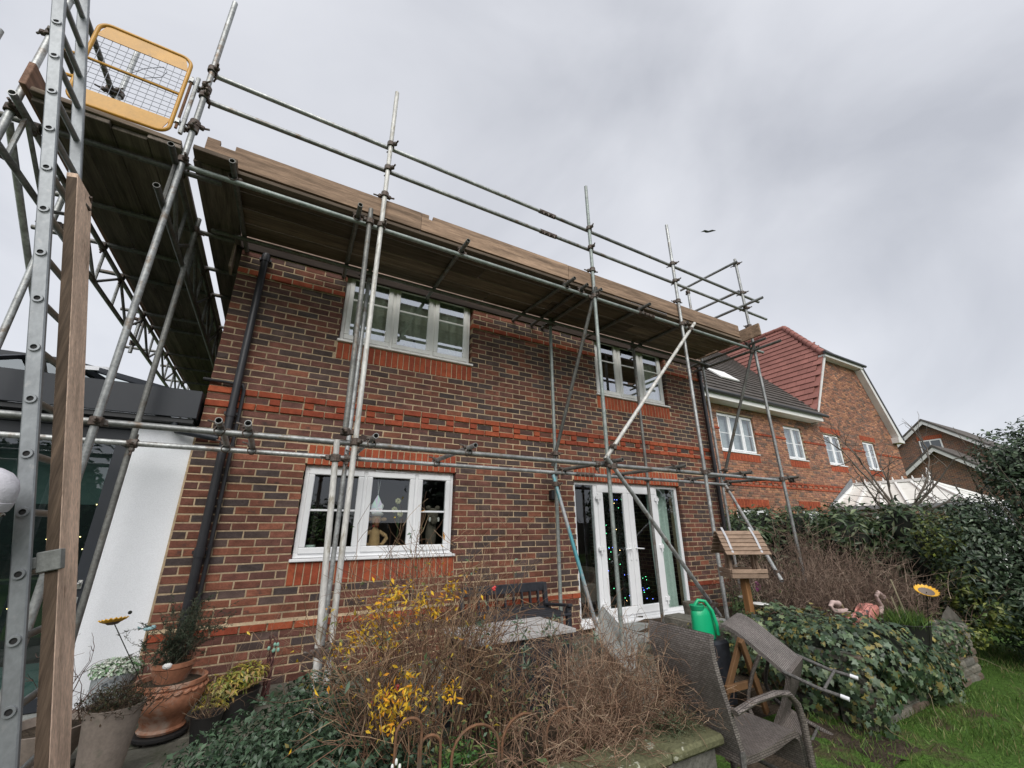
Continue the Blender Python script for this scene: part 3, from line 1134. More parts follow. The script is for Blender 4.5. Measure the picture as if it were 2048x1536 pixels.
# ------------------------------------------------------------------ things in the windows
def toy():
    t = thing('toy_reindeer', (1.10, FY + .17, 1.20), 'tan plush toy with hands on hips wearing a red and white hat inside the window', 'toy')
    x, y, z = 1.10, FY + .17, 1.20
    b = MB()
    b.lathe([(.0, 0), (.062, .005), (.072, .05), (.066, .13), (.058, .22), (.052, .27), (.03, .30), (.024, .33), (.05, .37), (.058, .41), (.045, .47), (.0, .49)], (x, y, z), 16)
    for s in (-1, 1):
        b.path([(x + s * .045, y, z + .27), (x + s * .12, y - .01, z + .22), (x + s * .135, y - .02, z + .19), (x + s * .09, y - .03, z + .13), (x + s * .065, y - .035, z + .12)], [.02, .022, .022, .02, .016], 8)
        b.ell((x + s * .085, y, z + .40), (.04, .015, .022), 10, 6)
    b.build('body', M['tan_cloth'], t, smooth=True)
    b = MB()
    b.ell((x, y - .055, z + .365), (.03, .035, .05), 12, 8)
    b.build('muzzle', mat('plush_brown', (.26, .11, .05), .9), t, smooth=True)
    b = MB()
    b.path([(x - .03, y, z + .325), (x + .03, y - .02, z + .325)], .016, 8)
    b.lathe([(.055, 0), (.05, .03), (.035, .055)], (x, y, z + .465), 14)
    b.build('hat', M['red_cloth'], t, smooth=True)
    b = MB()
    b.path([(x + .06 * math.cos(a), y + .06 * math.sin(a), z + .455) for a in [i * .524 for i in range(12)]], .02, 8, closed=True)
    for s in (-1, 1):
        b.ell((x + s * .042, y, z + .545), (.034, .03, .034), 10, 8)
    b.build('hat_trim', M['white_cloth'], t, smooth=True)
toy()
t = thing('sun_catcher', (1.08, FY + .12, 1.72), 'faceted teardrop sun catcher hanging on threads in the lower window', 'ornament')
b = MB()
zc, x0_, y0_ = 1.735, 1.085, FY + .115
prof = [(0, .14), (.030, .085), (.055, .03), (.066, -.02), (.06, -.06), (.035, -.092), (0, -.1)]
pts = [(p[0], p[1]) for p in prof] + [(-p[0], p[1]) for p in prof[-2:0:-1]]
cols_ = [(.75, .95, .85), (.85, .72, .92), (.95, .95, .98), (.98, .8, .88), (.75, .85, .9)]
for i in range(len(pts)):
    p, q = pts[i], pts[(i + 1) % len(pts)]
    V = [(x0_, y0_ - .012, zc - .01), (x0_ + p[0], y0_, zc + p[1]), (x0_ + q[0], y0_, zc + q[1]), (x0_, y0_ + .012, zc - .01)]
    b.add(V, [[0, 1, 2], [3, 2, 1]], cols_[i % 5])
b.build('crystal', M['crystal'], t)
b = MB()
b.path([(x0_, y0_, zc + .14), (x0_ - .02, y0_, 2.09)], .0016, 4)
b.path([(x0_, y0_, zc + .14), (x0_ + .02, y0_, 2.09)], .0016, 4)
b.build('thread', M['white_paint'], t)
t = thing('plant_pot', (.43, FY + .17, 1.21), 'pale mint plant pot with leafy plant on the inner window sill', 'potted plant')
b = MB()
b.lathe([(.04, 0), (.06, .12), (.056, .125), (.05, .10)], (.43, FY + .17, 1.21), 18)
b.build('pot', M['cream_china'], t, smooth=True)
C, N_ = cloud([(.45, FY + .22, 1.55, .14, .10, .24)], 240, .9)
V, F, T = leaves(C, unit(N_ + nr.normal(size=N_.shape) * .6), nr.normal(size=C.shape) + [0, 0, -.5], .05, .016, pick([(.03, .055, .018), (.045, .07, .02)], 240))
np_mesh('foliage', V, F, T, M['leaf'], t)
t = thing('toy_elephant', (1.80, FY + .2, 1.60), 'grey brown plush animal head behind the right hand window pane', 'toy')
b = MB()
b.ell((1.80, FY + .22, 1.66), (.075, .06, .08), 14, 10)
b.ell((1.80, FY + .17, 1.59), (.05, .05, .055), 12, 8)
for s in (-1, 1):
    b.ell((1.80 + s * .06, FY + .22, 1.74), (.035, .02, .03), 10, 6)
b.ell((1.80, FY + .25, 1.42), (.07, .06, .2), 12, 8)
b.build('body', mat('plush_grey', (.11, .09, .07), .95), t, smooth=True)
b = MB()
for s in (-1, 1):
    b.ell((1.80 + s * .055, FY + .155, 1.60), (.016, .012, .03), 8, 6)
b.build('tusk', M['white_cloth'], t, smooth=True)
t = thing('flower_stem', (1.36, FY + .2, 1.21), 'pale yellow silk flowers standing inside the window beside the plush toy', 'flowers')
b = MB()
for (fx, fz) in ((1.345, 1.80), (1.31, 1.70), (1.37, 1.66)):
    b.path([(1.36, FY + .2, 1.21), (1.37, FY + .2, 1.5), (fx, FY + .19, fz)], .005, 5)
b.build('stem', mat('stem_green', (.05, .09, .03)), t)
b = MB()
for (fx, fz) in ((1.345, 1.81), (1.31, 1.71), (1.38, 1.66)):
    for k in range(7):
        a = k * .9
        b.ell((fx + .02 * math.cos(a), FY + .185 + .008 * (k % 2), fz + .02 * math.sin(a)), (.017, .012, .017), 8, 5)
b.build('petals', mat('petal_cream', (.42, .40, .22), .8), t, smooth=True)
t = thing('picture_frame', (1.33, FY + .16, 3.72), 'dark framed picture leaning inside the upper left window', 'picture')
m3 = Matrix.Rotation(R(-12), 3, 'X')
b = MB()
for (cx_, cz__, w, h) in ((0, .12, .34, .03), (0, -.12, .34, .03), (-.155, 0, .03, .21), (.155, 0, .03, .21)):
    b.box(Vector((1.30, FY + .17, 3.84)) + m3 @ Vector((cx_, 0, cz__)), (w, .02, h), m3)
b.build('frame', M['black_wood'], t)
b = MB()
b.box((1.30, FY + .172, 3.84), (.28, .008, .21), m3)
b.build('picture', mat('picture', (.35, .37, .33), .6, noise=(14, .6, 1.3)), t)
t = thing('vase', (5.16, FY + .16, 3.63), 'round yellow vase with dry twigs in the upper right window', 'vase')
b = MB()
b.ell((5.16, FY + .16, 3.70), (.06, .06, .055), 16, 10)
b.build('bowl', mat('vase_yellow', (.40, .33, .06), .5), t, smooth=True)
st_, _ = bush_stems((5.14, FY + .18, 3.72), 7, .42, .28, kids=3, r=.003, box=(.01, .01))
twigs('dry_twigs', st_, t, [(.16, .12, .08)])
# christmas tree and armchair behind the doors
t = thing('christmas_tree', (5.45, 5.95, .2), 'dark christmas tree with green and blue lights behind the right door leaf', 'christmas tree')
C, N_ = cloud([(5.45, 5.95, .2 + .25 * k, .62 - .062 * k, .55 - .055 * k, .22) for k in range(9)], 2600, .5)
V, F, T = leaves(C, unit(N_ + nr.normal(size=N_.shape) * .5), N_ + [0, 0, .3], .09, .02, pick([(.012, .03, .014), (.02, .045, .02)], 2600))
np_mesh('branches', V, F, T, M['leaf_matt'], t)
b = MB()
b.path([(5.45, 5.95, .2), (5.45, 5.95, 2.2)], .03, 8)
b.build('trunk', M['bark'], t)
for nm, k, mm in (('light_b', 34, 'blue_lights'), ('light_g', 34, 'green_lights'), ('light_w', 5, 'white_lights')):
    b = MB()
    for i in range(k):
        z = .35 + 1.85 * rnd.random() ** 1.2
        r_ = (.62 - .062 * (z - .2) / .25) * rnd.uniform(.85, 1.04)
        a = rnd.uniform(math.pi, 2 * math.pi)
        b.ell((5.45 + r_ * math.cos(a), 5.95 + r_ * math.sin(a) * .85, z), (.0055, .0055, .0055), 6, 4)
    b.build('fairy_lights', M[nm], t)
t = thing('armchair', (4.55, 6.2, .2), 'brown armchair with a yellow cushion behind the left door leaf', 'armchair')
b = MB()
b.span((4.12, 5.9, .3), (4.98, 6.6, .62), bev=.06)
b.span((4.12, 6.5, .5), (4.98, 6.75, 1.15), bev=.08)
b.span((4.02, 5.9, .3), (4.2, 6.6, .85), bev=.06)
b.span((4.9, 5.9, .3), (5.08, 6.6, .85), bev=.06)
b.build('body', M['armchair'], t)
b = MB()
b.ell((4.62, 6.4, .95), (.24, .1, .22), 14, 10, Matrix.Rotation(R(15), 3, 'X'))
b.build('cushion', M['yellow_cushion'], t, smooth=True)

# =================================================================== GARDEN ROOM (extension on the left)
gr = thing('garden_room', (-3.3, 5.1, 0), 'low garden room with white rendered pier and dark grey fascia left of the brick house', 'extension')
b = MB()
b.span((-1.225, 5.085, .17), (-.765, 5.4, 2.47))
b.build('rendered_pier', M['render'], gr)
b = MB()
b.span((-.765, 5.06, .15), (-.7475, 5.3, 2.47))
b.build('corner_bead', M['mortar'], gr)
b = MB()
b.span((-6.5, 4.93, 2.52), (-.765, 4.955, 2.80), bev=.004)
b.span((-.785, 4.957, 2.52), (-.765, 5.9, 2.80), bev=.004)
b.span((-6.5, 4.957, 2.76), (-.787, 5.5, 2.79))
b.build('fascia', M['anthracite'], gr)
b = MB()
b.span((-6.5, 4.9555, 2.475), (-.787, 5.45, 2.519))
b.span((-6.5, 5.13, 2.40), (-1.23, 5.3, 2.473))
b.build('soffit', M['anth_dark'], gr)
b = MB()
b.path([(-.93, 4.99, 2.5), (-.93, 4.99, 2.44), (-.90, 4.985, 2.40), (-.80, 4.975, 2.385), (-.70, 4.97, 2.37), (-.56, 4.965, 2.35)], .032, 10)
b.build('outlet_pipe', M['anthracite'], gr, smooth=True)
# glazed doors
b = MB()
for x0_, x1_ in ((-6.4, -4.65), (-4.62, -2.95), (-2.92, -1.25)):
    frame_ring(b, x0_, x1_, .17, 2.40, 5.15, .10, .06, .004)
b.build('door_frame', M['anthracite'], gr)
for x0_, x1_ in ((-6.4, -4.65), (-4.62, -2.95), (-2.92, -1.25)):
    g = MB()
    g.span((x0_ + .095, 5.175, .265), (x1_ - .095, 5.181, 2.305))
    g.build('pane', M['glass_teal'], gr)
b = MB()
b.span((-1.315, 5.138, 1.03), (-1.285, 5.149, 1.10), bev=.004)
b.span((-1.315, 5.138, .90), (-1.285, 5.149, .97), bev=.004)
b.path([(-1.30, 5.14, 1.075), (-1.30, 5.09, 1.075), (-1.34, 5.085, 1.075), (-1.40, 5.085, 1.07)], .011, 8)
b.build('handle', mat('satin_handle', (.55, .55, .53), .35, .8), gr, smooth=True)
b = MB()
b.span((-1.23, 5.05, .13), (-.765, 5.4, .168))
b.span((-6.5, 5.05, .12), (-1.232, 5.4, .165))
b.build('plinth', M['concrete'], gr)
b = MB()
b.span((-6.5, 9.0, 1.85), (-.76, 9.15, 2.8))
b.span((-6.65, 5.1, .1), (-6.5, 9.15, 2.8))
b.span((-6.5, 5.45, .1), (-.76, 9.0, .165))
b.build('inner_wall', mat('garden_room_wall', (.16, .21, .20), .9), gr)
b = MB()
b.span((-6.49, 8.4, .166), (-.77, 9.14, 1.845))
b.span((-2.6, 6.9, .166), (-1.3, 7.6, 1.0), bev=.05)
b.build('dark_filler', mat('filler_black', (.012, .013, .014), .6), gr)  # unseen black blocks, added so the lower glass looks dark
# roof lantern: frame bars and glass
rz, ez = 3.52, 2.85
A0, A1, B0, B1 = (-6.0, 5.35, ez), (-1.0, 5.35, ez), (-1.0, 8.7, ez), (-6.0, 8.7, ez)
R0, R1 = (-4.2, 7.02, rz), (-2.5, 7.02, rz)
b = MB()
for p, q in ((A0, A1), (A1, B1 if False else B0), (B0, B1), (B1, A0), (R0, R1), (A1, R1), (B0, R1), (A0, R0), (B1, R0)):
    b.bar(p, q, .08, .07)
for i in range(1, 4):
    t_ = i / 4
    b.bar((R0[0] + (R1[0] - R0[0]) * t_, 7.02, rz), (R0[0] + (R1[0] - R0[0]) * t_, 5.35, ez), .05, .05)
    b.bar((R0[0] + (R1[0] - R0[0]) * t_, 7.02, rz), (R0[0] + (R1[0] - R0[0]) * t_, 8.7, ez), .05, .05)
b.build('lantern_frame', M['anthracite'], gr)
b = MB()
for q in ((A0, A1, R1, R0), (B1, B0, R1, R0)):
    b.add([(p[0], p[1], p[2] - .01) for p in q], [[0, 1, 2, 3]])
b.add([(p[0], p[1], p[2] - .01) for p in (A1, B0, R1)], [[0, 1, 2]])
b.add([(p[0], p[1], p[2] - .01) for p in (A0, B1, R0)], [[0, 1, 2]])
b.build('lantern_glass', M['glass_up'], gr)
b = MB()
b.span((-6.5, 8.72, 2.8), (-.80, 9.1, 2.86))
b.span((-.98, 5.5, 2.8), (-.80, 8.72, 2.86))
b.span((-6.5, 5.5, 2.8), (-6.02, 8.72, 2.86))
b.span((-6.02, 5.33, 2.795), (-.80, 5.499, 2.845))
b.build('flat_roof', M['anthracite'], gr)
b = MB()
b.bar((-2.32, 6.45, 3.30), (-1.95, 6.5, 3.345), .05, .05)
b.build('vent_bar', mat('bright_metal', (.55, .56, .58), .35, .8), gr)
b = MB()
for i in range(26):
    b.ell((-1.9 + rnd.uniform(-.28, .28), 6.6 + rnd.uniform(-.2, .2), .7 + rnd.random() * 1.1), (.006, .006, .006), 6, 4)
fl = b.build('fairy_lights', M['light_w'], gr)

# =================================================================== SCAFFOLD
sc = thing('scaffolding', (3, 3.8, 0), 'tube and board scaffold with two platforms wrapped round the brick house', 'scaffold')
OY, IY = 3.775, 4.75          # outer and inner standards
LO, LI = 3.825, 4.70          # outer and inner ledgers
ZL, ZU = 2.205, 4.500
def stube(name, p, q, m='galv', open_end=True, n=12):
    b = MB()
    b.tube(p, q, .0242, n, open_end)
    return b.build(name, M[m], sc, smooth=True)
# coupler mesh: collar round a vertical tube with a bolt flap
def coupler_mesh(axis):
    b = MB()
    m3 = {'z': Matrix.Identity(3), 'x': Matrix.Rotation(R(90), 3, 'Y'), 'y': Matrix.Rotation(R(90), 3, 'X')}[axis]
    b.lathe([(.0262, -.026), (.033, -.022), (.033, .022), (.0262, .026)], (0, 0, 0), 10, M3=m3, cap=False)
    b.box(m3 @ Vector((.044, 0, 0)), (.03, .035, .03), m3, bev=.006)
    b.box(m3 @ Vector((-.02, .042, 0)), (.035, .03, .035), m3, bev=.006)
    p = m3 @ Vector((-.05, .05, 0))
    b.path([m3 @ Vector((.05, .0, 0)), m3 @ Vector((.085, -.02, .004))], .008, 6)
    b.path([m3 @ Vector((-.03, .05, 0)), m3 @ Vector((-.075, .062, -.004))], .007, 6)
    b.v = [tuple(q * 1.22 for q in p) for p in b.v]
    return b.mesh('coupler', M['coupler'], smooth=False)
CPL = {a: coupler_mesh(a) for a in 'xyz'}
def coupler(parent, loc, axis='z', rot=None):
    o = bpy.data.objects.new('coupler', CPL[axis])
    COL.objects.link(o)
    o.parent = parent
    pb_ = ORG[parent.name]
    o.location = (loc[0] - pb_[0], loc[1] - pb_[1], loc[2] - pb_[2])
    if axis == 'z':
        o.rotation_euler.z = rot if rot is not None else rnd.uniform(0, 6.28)
    return o
# standards
std = {}
for k, (x, z0, z1, m) in {'a': (-1.125, .15, 6.62, 'galv'), 'b': (.556, .15, 6.46, 'galv_white'), 'c': (3.43, .12, 6.40, 'galv_green'), 'd': (5.185, .1, 6.40, 'galv'), 'e': (7.07, .0, 6.36, 'galv')}.items():
    xt = x - (.012 if k == 'e' else 0)
    o = stube('standard', (x + (.03 if k == 'e' else 0), OY, z0), (xt, OY, z1), m)
    std[k] = o
    zz = [ZL, ZU, 5.29, 5.625] if k != 'e' else [ZL, ZU, 5.29, 5.625, 6.27]
    for z in zz:
        coupler(o, (x, OY, z + rnd.uniform(-.012, .012)), 'z', R(-60) + rnd.uniform(-.4, .4))
    coupler(o, (x, OY, 4.93 + rnd.uniform(-.02, .02)), 'z', R(20))
for (x, z0, z1, m) in ((-1.15, .15, 4.62, 'galv_dark'), (.622, .15, 4.62, 'galv'), (3.35, .15, 4.63, 'galv_green'), (5.10, .15, 4.60, 'galv_dark'), (6.95, .1, 4.62, 'galv')):
    o = stube('standard', (x, IY, z0), (x + .01, IY, z1), m)
    coupler(o, (x, IY, ZL), 'z')
    coupler(o, (x, IY, ZU - .02), 'z')
# doubled poles beside the second standard
o = stube('standard', (.462, 3.765, 2.26), (.435, 3.765, 4.66), 'galv_dark')
coupler(o, (.462, 3.765, 2.29), 'z')
coupler(o, (.44, 3.765, 4.50), 'z')
o = stube('standard', (.482, 3.70, .15), (.400, 3.70, 2.20), 'galv_white')
coupler(o, (.475, 3.70, .66), 'z')
coupler(o, (.405, 3.70, 2.05), 'z')
coupler(o, (.545, 3.72, .68), 'z')
# ledgers
o = stube('ledger', (-6.2, LO, ZL), (3.40, LO, ZL))
o = stube('ledger', (3.42, LO, ZL + .003), (7.2, LO, ZL - .01))
coupler(o, (3.30, LO, ZL), 'x')
o = stube('ledger', (-6.2, LI, ZL), (3.92, LI, ZL))
b = MB()
b.path([(3.66, LI, ZL), (3.98, LI, ZL)], .0315, 12)
for k in range(4):
    b.box((3.70 + k * .08, LI - .035, ZL - .02), (.03, .03, .03))
b.build('sleeve_coupler', M['coupler'], o)
o = stube('ledger', (3.93, LI, ZL), (7.05, LI, ZL - .005))
for x in (.6, -1.15):
    coupler(o, (x + .03, LI, ZL), 'x')
o = stube('ledger', (-1.16, LO, ZU), (4.3, LO, ZU), 'galv_green')
b = MB()
b.path([(4.30, LO, ZU), (4.62, LO, ZU)], .031, 12)
for k in range(4):
    b.box((4.34 + k * .08, LO - .035, ZU - .015), (.03, .03, .035))
b.build('sleeve_coupler', M['coupler'], o)
stube('ledger', (4.45, LO, ZU), (7.42, LO, ZU), 'galv_green')
stube('ledger', (-1.0, LI, ZU - .005), (4.2, LI, ZU - .005), 'galv_dark')
stube('ledger', (4.21, LI, ZU - .005), (7.15, LI, ZU - .005), 'galv_dark')
# guard rails with sleeve couplers
for z, xe in ((5.625, 7.66), (5.289, 7.80)):
    o = stube('guard_rail', (-1.10, LO, z), (2.92, LO, z), 'galv')
    b = MB()
    b.path([(2.60, LO, z), (2.86, LO, z)], .031, 12)
    for k in range(3):
        b.box((2.64 + k * .08, LO - .03, z - .03), (.03, .035, .04))
        b.path([(2.64 + k * .08, LO - .04, z - .03), (2.64 + k * .08, LO - .05, z - .075)], .007, 6)
    b.build('sleeve_coupler', M['coupler'], o)
    stube('guard_rail', (2.86, LO, z), (xe, LO, z - .01), 'galv')
# transoms
for (x0, x1, y0, y1, m) in ((-.765, -.70, 3.62, 5.0, 'galv_dark'), (.315, .36, 3.62, 5.02, 'galv_dark'), (1.475, 1.46, 3.60, 5.02, 'galv_dark'),
                            (2.98, 2.84, 3.62, 5.02, 'galv_dark'), (3.22, 3.18, 3.66, 5.02, 'galv_dark'), (3.46, 3.38, 3.66, 5.0, 'galv_dark'), (4.34, 4.22, 3.62, 5.02, 'galv_dark'),
                            (5.30, 5.25, 3.74, 5.0, 'galv_dark'), (6.97, 6.96, 3.5, 5.03, 'galv_dark')):
    o = stube('transom', (x0, y0, ZU + .05), (x1, y1, ZU + .045), m)
    coupler(o, (x0, LO, ZU + .03), 'y')
o = stube('transom', (7.03, 3.3, ZU - .06), (7.02, 5.0, ZU - .06), 'galv_dark')
for (x0, x1, y0, y1) in ((-.43, -.45, 3.63, 4.78), (-.245, -.24, 3.63, 4.78), (.70, .70, 3.64, 4.82), (1.64, 1.62, 3.64, 4.80), (3.56, 3.44, 3.66, 4.80),
                         (4.68, 4.50, 3.68, 4.86), (6.13, 6.06, 3.68, 4.82), (7.42, 7.05, 3.7, 4.84)):
    o = stube('transom', (x0, y0, ZL + .05), (x1, y1, ZL + .048), 'galv' if x0 < 2 else 'galv_dark')
    coupler(o, (x0, LO, ZL + .01), 'y')
    coupler(o, (x1, LI, ZL + .01), 'y')
# braces
for (p, q, m) in (((3.435, 3.74, 4.62), (3.27, 4.70, 2.29), 'galv_dark'), ((5.44, 3.73, 4.56), (3.345, 3.725, 2.25), 'galv_white'),
                  ((3.34, 3.70, 2.28), (4.97, 3.72, .48), 'galv'), ((3.22, 4.62, 2.16), (3.57, 4.25, .16), 'galv_blue'),
                  ((7.03, 3.74, 4.56), (6.90, 4.68, 2.28), 'galv_dark'), ((6.86, 4.62, 2.16), (6.0, 3.48, .82), 'galv')):
    o = stube('brace', p, q, m)
    d = Vector(q) - Vector(p)
    for t_ in (.06, .93):
        pp = Vector(p) + d * t_
        coupler(o, tuple(pp), 'z')
# right hand end: rails running back, rear post, end toe board
for (z, y0, y1) in ((6.27, 3.73, 4.95), (5.66, 3.80, 4.95), (5.33, 3.42, 4.95)):
    stube('guard_rail', (7.03, y0, z), (6.93, y1, z))
o = stube('standard', (6.89, IY, 4.6), (6.89, IY, 6.18))
coupler(o, (6.89, IY, 6.1), 'z')
def board(name, p, q, w, th, up, m, parent=None, bev=.004):
    b = MB()
    b.bar(p, q, w, th, up, bev)
    return b.build(name, M[m], parent or sc)
board('toe_board', (6.90, 3.52, 4.72), (6.86, 4.75, 4.70), .038, .225, (0, 0, 1), 'toe')
# main deck boards, underside at z=4.578
ZB = 4.599
rows = [3.916, 4.162, 4.408, 4.654]
for k, yb_ in enumerate(rows):
    cuts = [-.752, [2.95, 1.9, 3.1, 2.2][k], [4.9, 5.2, 4.7, 5.0][k], 6.80 + [.0, .02, -.03, .01][k]]
    for i in range(len(cuts) - 1):
        board('scaffold_board', (cuts[i] + .004, yb_, ZB + rnd.uniform(0, .003)), (cuts[i + 1] - .004, yb_ + rnd.uniform(-.003, .003), ZB + rnd.uniform(0, .003)), .230, .039, (0, 0, 1), 'board_x')
# toe boards along the front edge
def toe(x0, x1, notches, y=3.82, z0=4.645, z1=4.873):
    b = MB()
    xs_ = [x0]
    for (a, c) in notches:
        xs_ += [a, c]
    xs_.append(x1)
    for i in range(len(xs_) - 1):
        b.span((xs_[i], y - .019, z0), (xs_[i + 1], y + .019, z1 - (.055 if i % 2 else 0)), bev=.003 if not notches else 0)
    return b.build('toe_board', M['toe'], sc)
toe(-1.02, .98, [(-.92, -.80)])
toe(.984, 3.02, [(1.065, 1.115)])
toe(3.028, 6.76, [])
# ------------------------------------------------------------------ side platform on lattice beams
XL, XR = -2.085, -1.165
def lattice(x, y0, y1, z0, z1, m):
    b = MB()
    b.tube((x, y0, z1), (x, y1, z1), .0242, 10, True)
    b.tube((x, y0, z0), (x, y1, z0), .0242, 10, True)
    y = y0 + .22
    k = 0
    while y < y1 - .1:
        b.path([(x, y, z0), (x, y, z1)], .017, 8)
        yn = min(y + .62, y1 - .05)
        if k % 2 == 0:
            b.path([(x, y, z1), (x, yn, z0)], .017, 8)
        else:
            b.path([(x, y, z0), (x, yn, z1)], .017, 8)
        y += .62
        k += 1
    return b.build('lattice_beam', M[m], sc, smooth=True)
lattice(XL, 3.60, 12.6, 4.085, 4.475, 'galv')
lattice(XR, 3.56, 12.6, 4.035, 4.46, 'galv_dark')
for i, y in enumerate((3.95, 4.85, 5.6, 6.3, 7.4, 7.9, 9.1, 9.9, 10.9, 11.8)):
    xl = [-2.30, -2.28, -2.66, -2.30, -2.34, -2.28, -2.66, -2.3, -2.4, -2.3][i]
    o = stube('transom', (xl, y, 4.528), (-.86 + .05 * (i % 3), y, 4.528), 'galv_dark')
    coupler(o, (XL, y, 4.50), 'x')
    coupler(o, (XR, y, 4.50), 'x')
for k in range(4):
    x = -1.955 + k * .231
    cuts = [3.74 + [.0, -.03, .01, -.02][k], [7.5, 6.6, 7.7, 6.9][k], [10.3, 10.0, 10.8, 9.9][k], 12.6]
    for i in range(3):
        board('scaffold_board', (x, cuts[i] + .005, ZB + rnd.uniform(0, .004)), (x + rnd.uniform(-.004, .004), cuts[i + 1] - .005, ZB + rnd.uniform(0, .004)), .226, .039, (0, 0, 1), 'board_y')
for a, c in ((3.82, 7.8), (7.81, 12.4)):
    board('scaffold_board', (-.916, a, ZB + .001), (-.916, c, ZB + .001), .316, .039, (0, 0, 1), 'board_y')
board('scaffold_board', (-2.07, 3.80, ZB + .045), (-1.16, 3.83, ZB + .043), .225, .042, (0, 0, 1), 'board_x')
board('scaffold_board', (-1.06, 3.735, ZB + .005), (-.74, 3.74, ZB + .003), .14, .045, (0, 0, 1), 'board_x')
board('toe_board', (-2.10, 3.66, 4.745), (-2.13, 7.4, 4.745), .038, .225, (0, 0, 1), 'toe_red')
board('toe_board', (-2.13, 7.41, 4.745), (-2.13, 11.3, 4.745), .038, .225, (0, 0, 1), 'toe_red')
for (x, y, z0, z1, m) in ((-2.155, 3.79, .15, 7.2, 'galv'), (-2.12, 4.68, .15, 4.66, 'galv'), (-2.05, 4.70, 4.3, 6.49, 'galv'), (-2.15, 11.9, 0, 6.6, 'galv'), (-1.1, 12.2, 0, 6.6, 'galv'),
                          (-2.15, 7.6, 3.95, 6.5, 'galv')):
    o = stube('standard', (x, y, z0), (x, y, z1), m)
    if z1 > 4.6:
        for z in (4.48, 4.10, 5.31, 5.80):
            coupler(o, (x, y, z), 'z')
for z in (5.81, 5.31):
    stube('guard_rail', (-2.11, 3.70, z), (-2.11, 12.0, z), 'galv_dark')
# raking tubes on the far left
stube('brace', (-2.20, 3.9, 4.45), (-2.22, 5.9, 2.9), 'galv')
stube('standard', (-2.30, 3.62, 3.6), (-2.30, 3.62, 5.0), 'galv')

# ------------------------------------------------------------------ yellow ladder gate
gy = 3.755
gx0, gx1, gz0, gz1 = -1.915, -1.275, 4.722, 5.618
def rr(x0, x1, z0, z1, r, n=6):
    P = []
    for (cx_, cz_, a0) in ((x1 - r, z1 - r, 0), (x0 + r, z1 - r, 90), (x0 + r, z0 + r, 180), (x1 - r, z0 + r, 270)):
        for i in range(n + 1):
            a = R(a0 + 90 * i / n)
            P.append((cx_ + r * math.cos(a), gy, cz_ + r * math.sin(a)))
    return P
b = MB()
b.path(rr(gx0, gx1, gz0, gz1, .08), .0155, 10, closed=True)
b.path([(gx0, gy, 5.19), (gx1, gy, 5.175)], .011, 8)
for z in (5.19, 4.95):
    b.path([(gx0 - .12, gy + .01, z), (gx0, gy, z)], .013, 8)
gate = b.build('gate', M['yellow'], sc, smooth=True)
gate['label'] = 'yellow swing gate with wire mesh at the head of the ladder'
for a, c in ((5.465, 5.612), (4.728, 4.872)):
    b = MB()
    b.prism([(gx0 + (.05 if (i in (2, 3)) == (c > 5.2) else .005) if i in (0, 3) else gx1 - (.05 if (i in (2, 3)) == (c > 5.2) else .005), (a, a, c, c)[i]) for i in range(4)], 'y', gy - .004, gy + .003)
    b.build('panel', M['yellow'], gate)
b = MB()
x = gx0 + .05
while x < gx1 - .02:
    b.path([(x, gy + .006, 4.87), (x + .004, gy + .006, 5.47)], .0022, 5)
    x += .0535
z = 4.91
while z < 5.46:
    b.path([(gx0, gy + .010, z), (gx1, gy + .010, z - .008)], .0022, 5)
    z += .0505
b.path([(-1.62, gy - .005, 5.2), (-1.55, gy - .012, 5.30), (-1.44, gy - .01, 5.40), (-1.41, gy - .01, 5.36), (-1.43, gy - .008, 5.28), (-1.54, gy - .01, 5.19)], .0026, 5)
b.build('wire_mesh', M['wire'], gate)
b = MB()
b.path([(-1.235, gy, 4.80), (-1.235, gy, 5.42)], .011, 8)
b.build('hinge_rod', M['rust'], gate)
b = MB()
b.path([(-1.195, gy, 4.76), (-1.195, gy, 5.44)], .0165, 10)
for z in (4.86, 5.36):
    b.path([(gx1, gy, z), (-1.125, gy + .02, z)], .008, 6)
    b.box((-1.235, gy, z + .02), (.03, .04, .045))
b.build('hinge', M['galv'], gate)
for z in (4.87, 5.37):
    coupler(std['a'], (-1.125, OY, z), 'z', R(150))

# =================================================================== LADDER and the board strapped to it
LA = Vector((-.75133, 2.6309, .84085))
LD = Vector((-.21544886, .006, .97647917)).normalized()
SIDE = Vector((.01, 1, 0)).normalized()
OUT = SIDE.cross(LD).normalized()
base = LA - LD * (.80 / LD.z)
lad = thing('ladder', tuple(base), 'long metal ladder leaning up to the side platform in the left foreground', 'ladder')
top = LA + LD * 5.1
st0, st1 = base + LD * .02, top
for k, off in enumerate((0, .335)):
    b = MB()
    b.bar(st0 + SIDE * off, st1 + SIDE * off, .028, .056, OUT, .005)
    # bar() lays its width along up x dir; the flat outer face looks along SIDE
    b.build('stile', M['alu'], lad)
n_r = 0
k = -3
while True:
    P = LA + LD * (.25 * k)
    if P.z < .12:
        k += 1
        continue
    if P.z > top.z - .1:
        break
    b = MB()
    b.tube(P - SIDE * .017, P + SIDE * .355, .0155, 10, True)
    b.build('rung', M['alu_dark'], lad, smooth=True)
    b = MB()
    m3 = Matrix((OUT, LD, SIDE)).transposed()
    b.lathe([(.012, -.0235), (.020, -.0235), (.0215, -.016)], P, 14, M3=m3, cap=False)
    b.build('rung_collar', M['alu'], lad, smooth=True)
    b = MB()
    b.lathe([(0, -.0178), (.0125, -.0178)], P, 12, M3=m3, cap=False)
    b.build('bore_shade_disc', M['hole'], lad)  # dark disc, the shade in the hollow rung end put in as colour
    k += 1
gb = thing('ladder_guard_board', tuple(base + Vector((.1, 0, 0))), 'rough sawn scaffold board strapped against the ladder rungs with a metal clamp', 'board')
o0 = LA + OUT * .065 * (1 if OUT.x > 0 else -1)
s_ = (1 if OUT.x > 0 else -1)
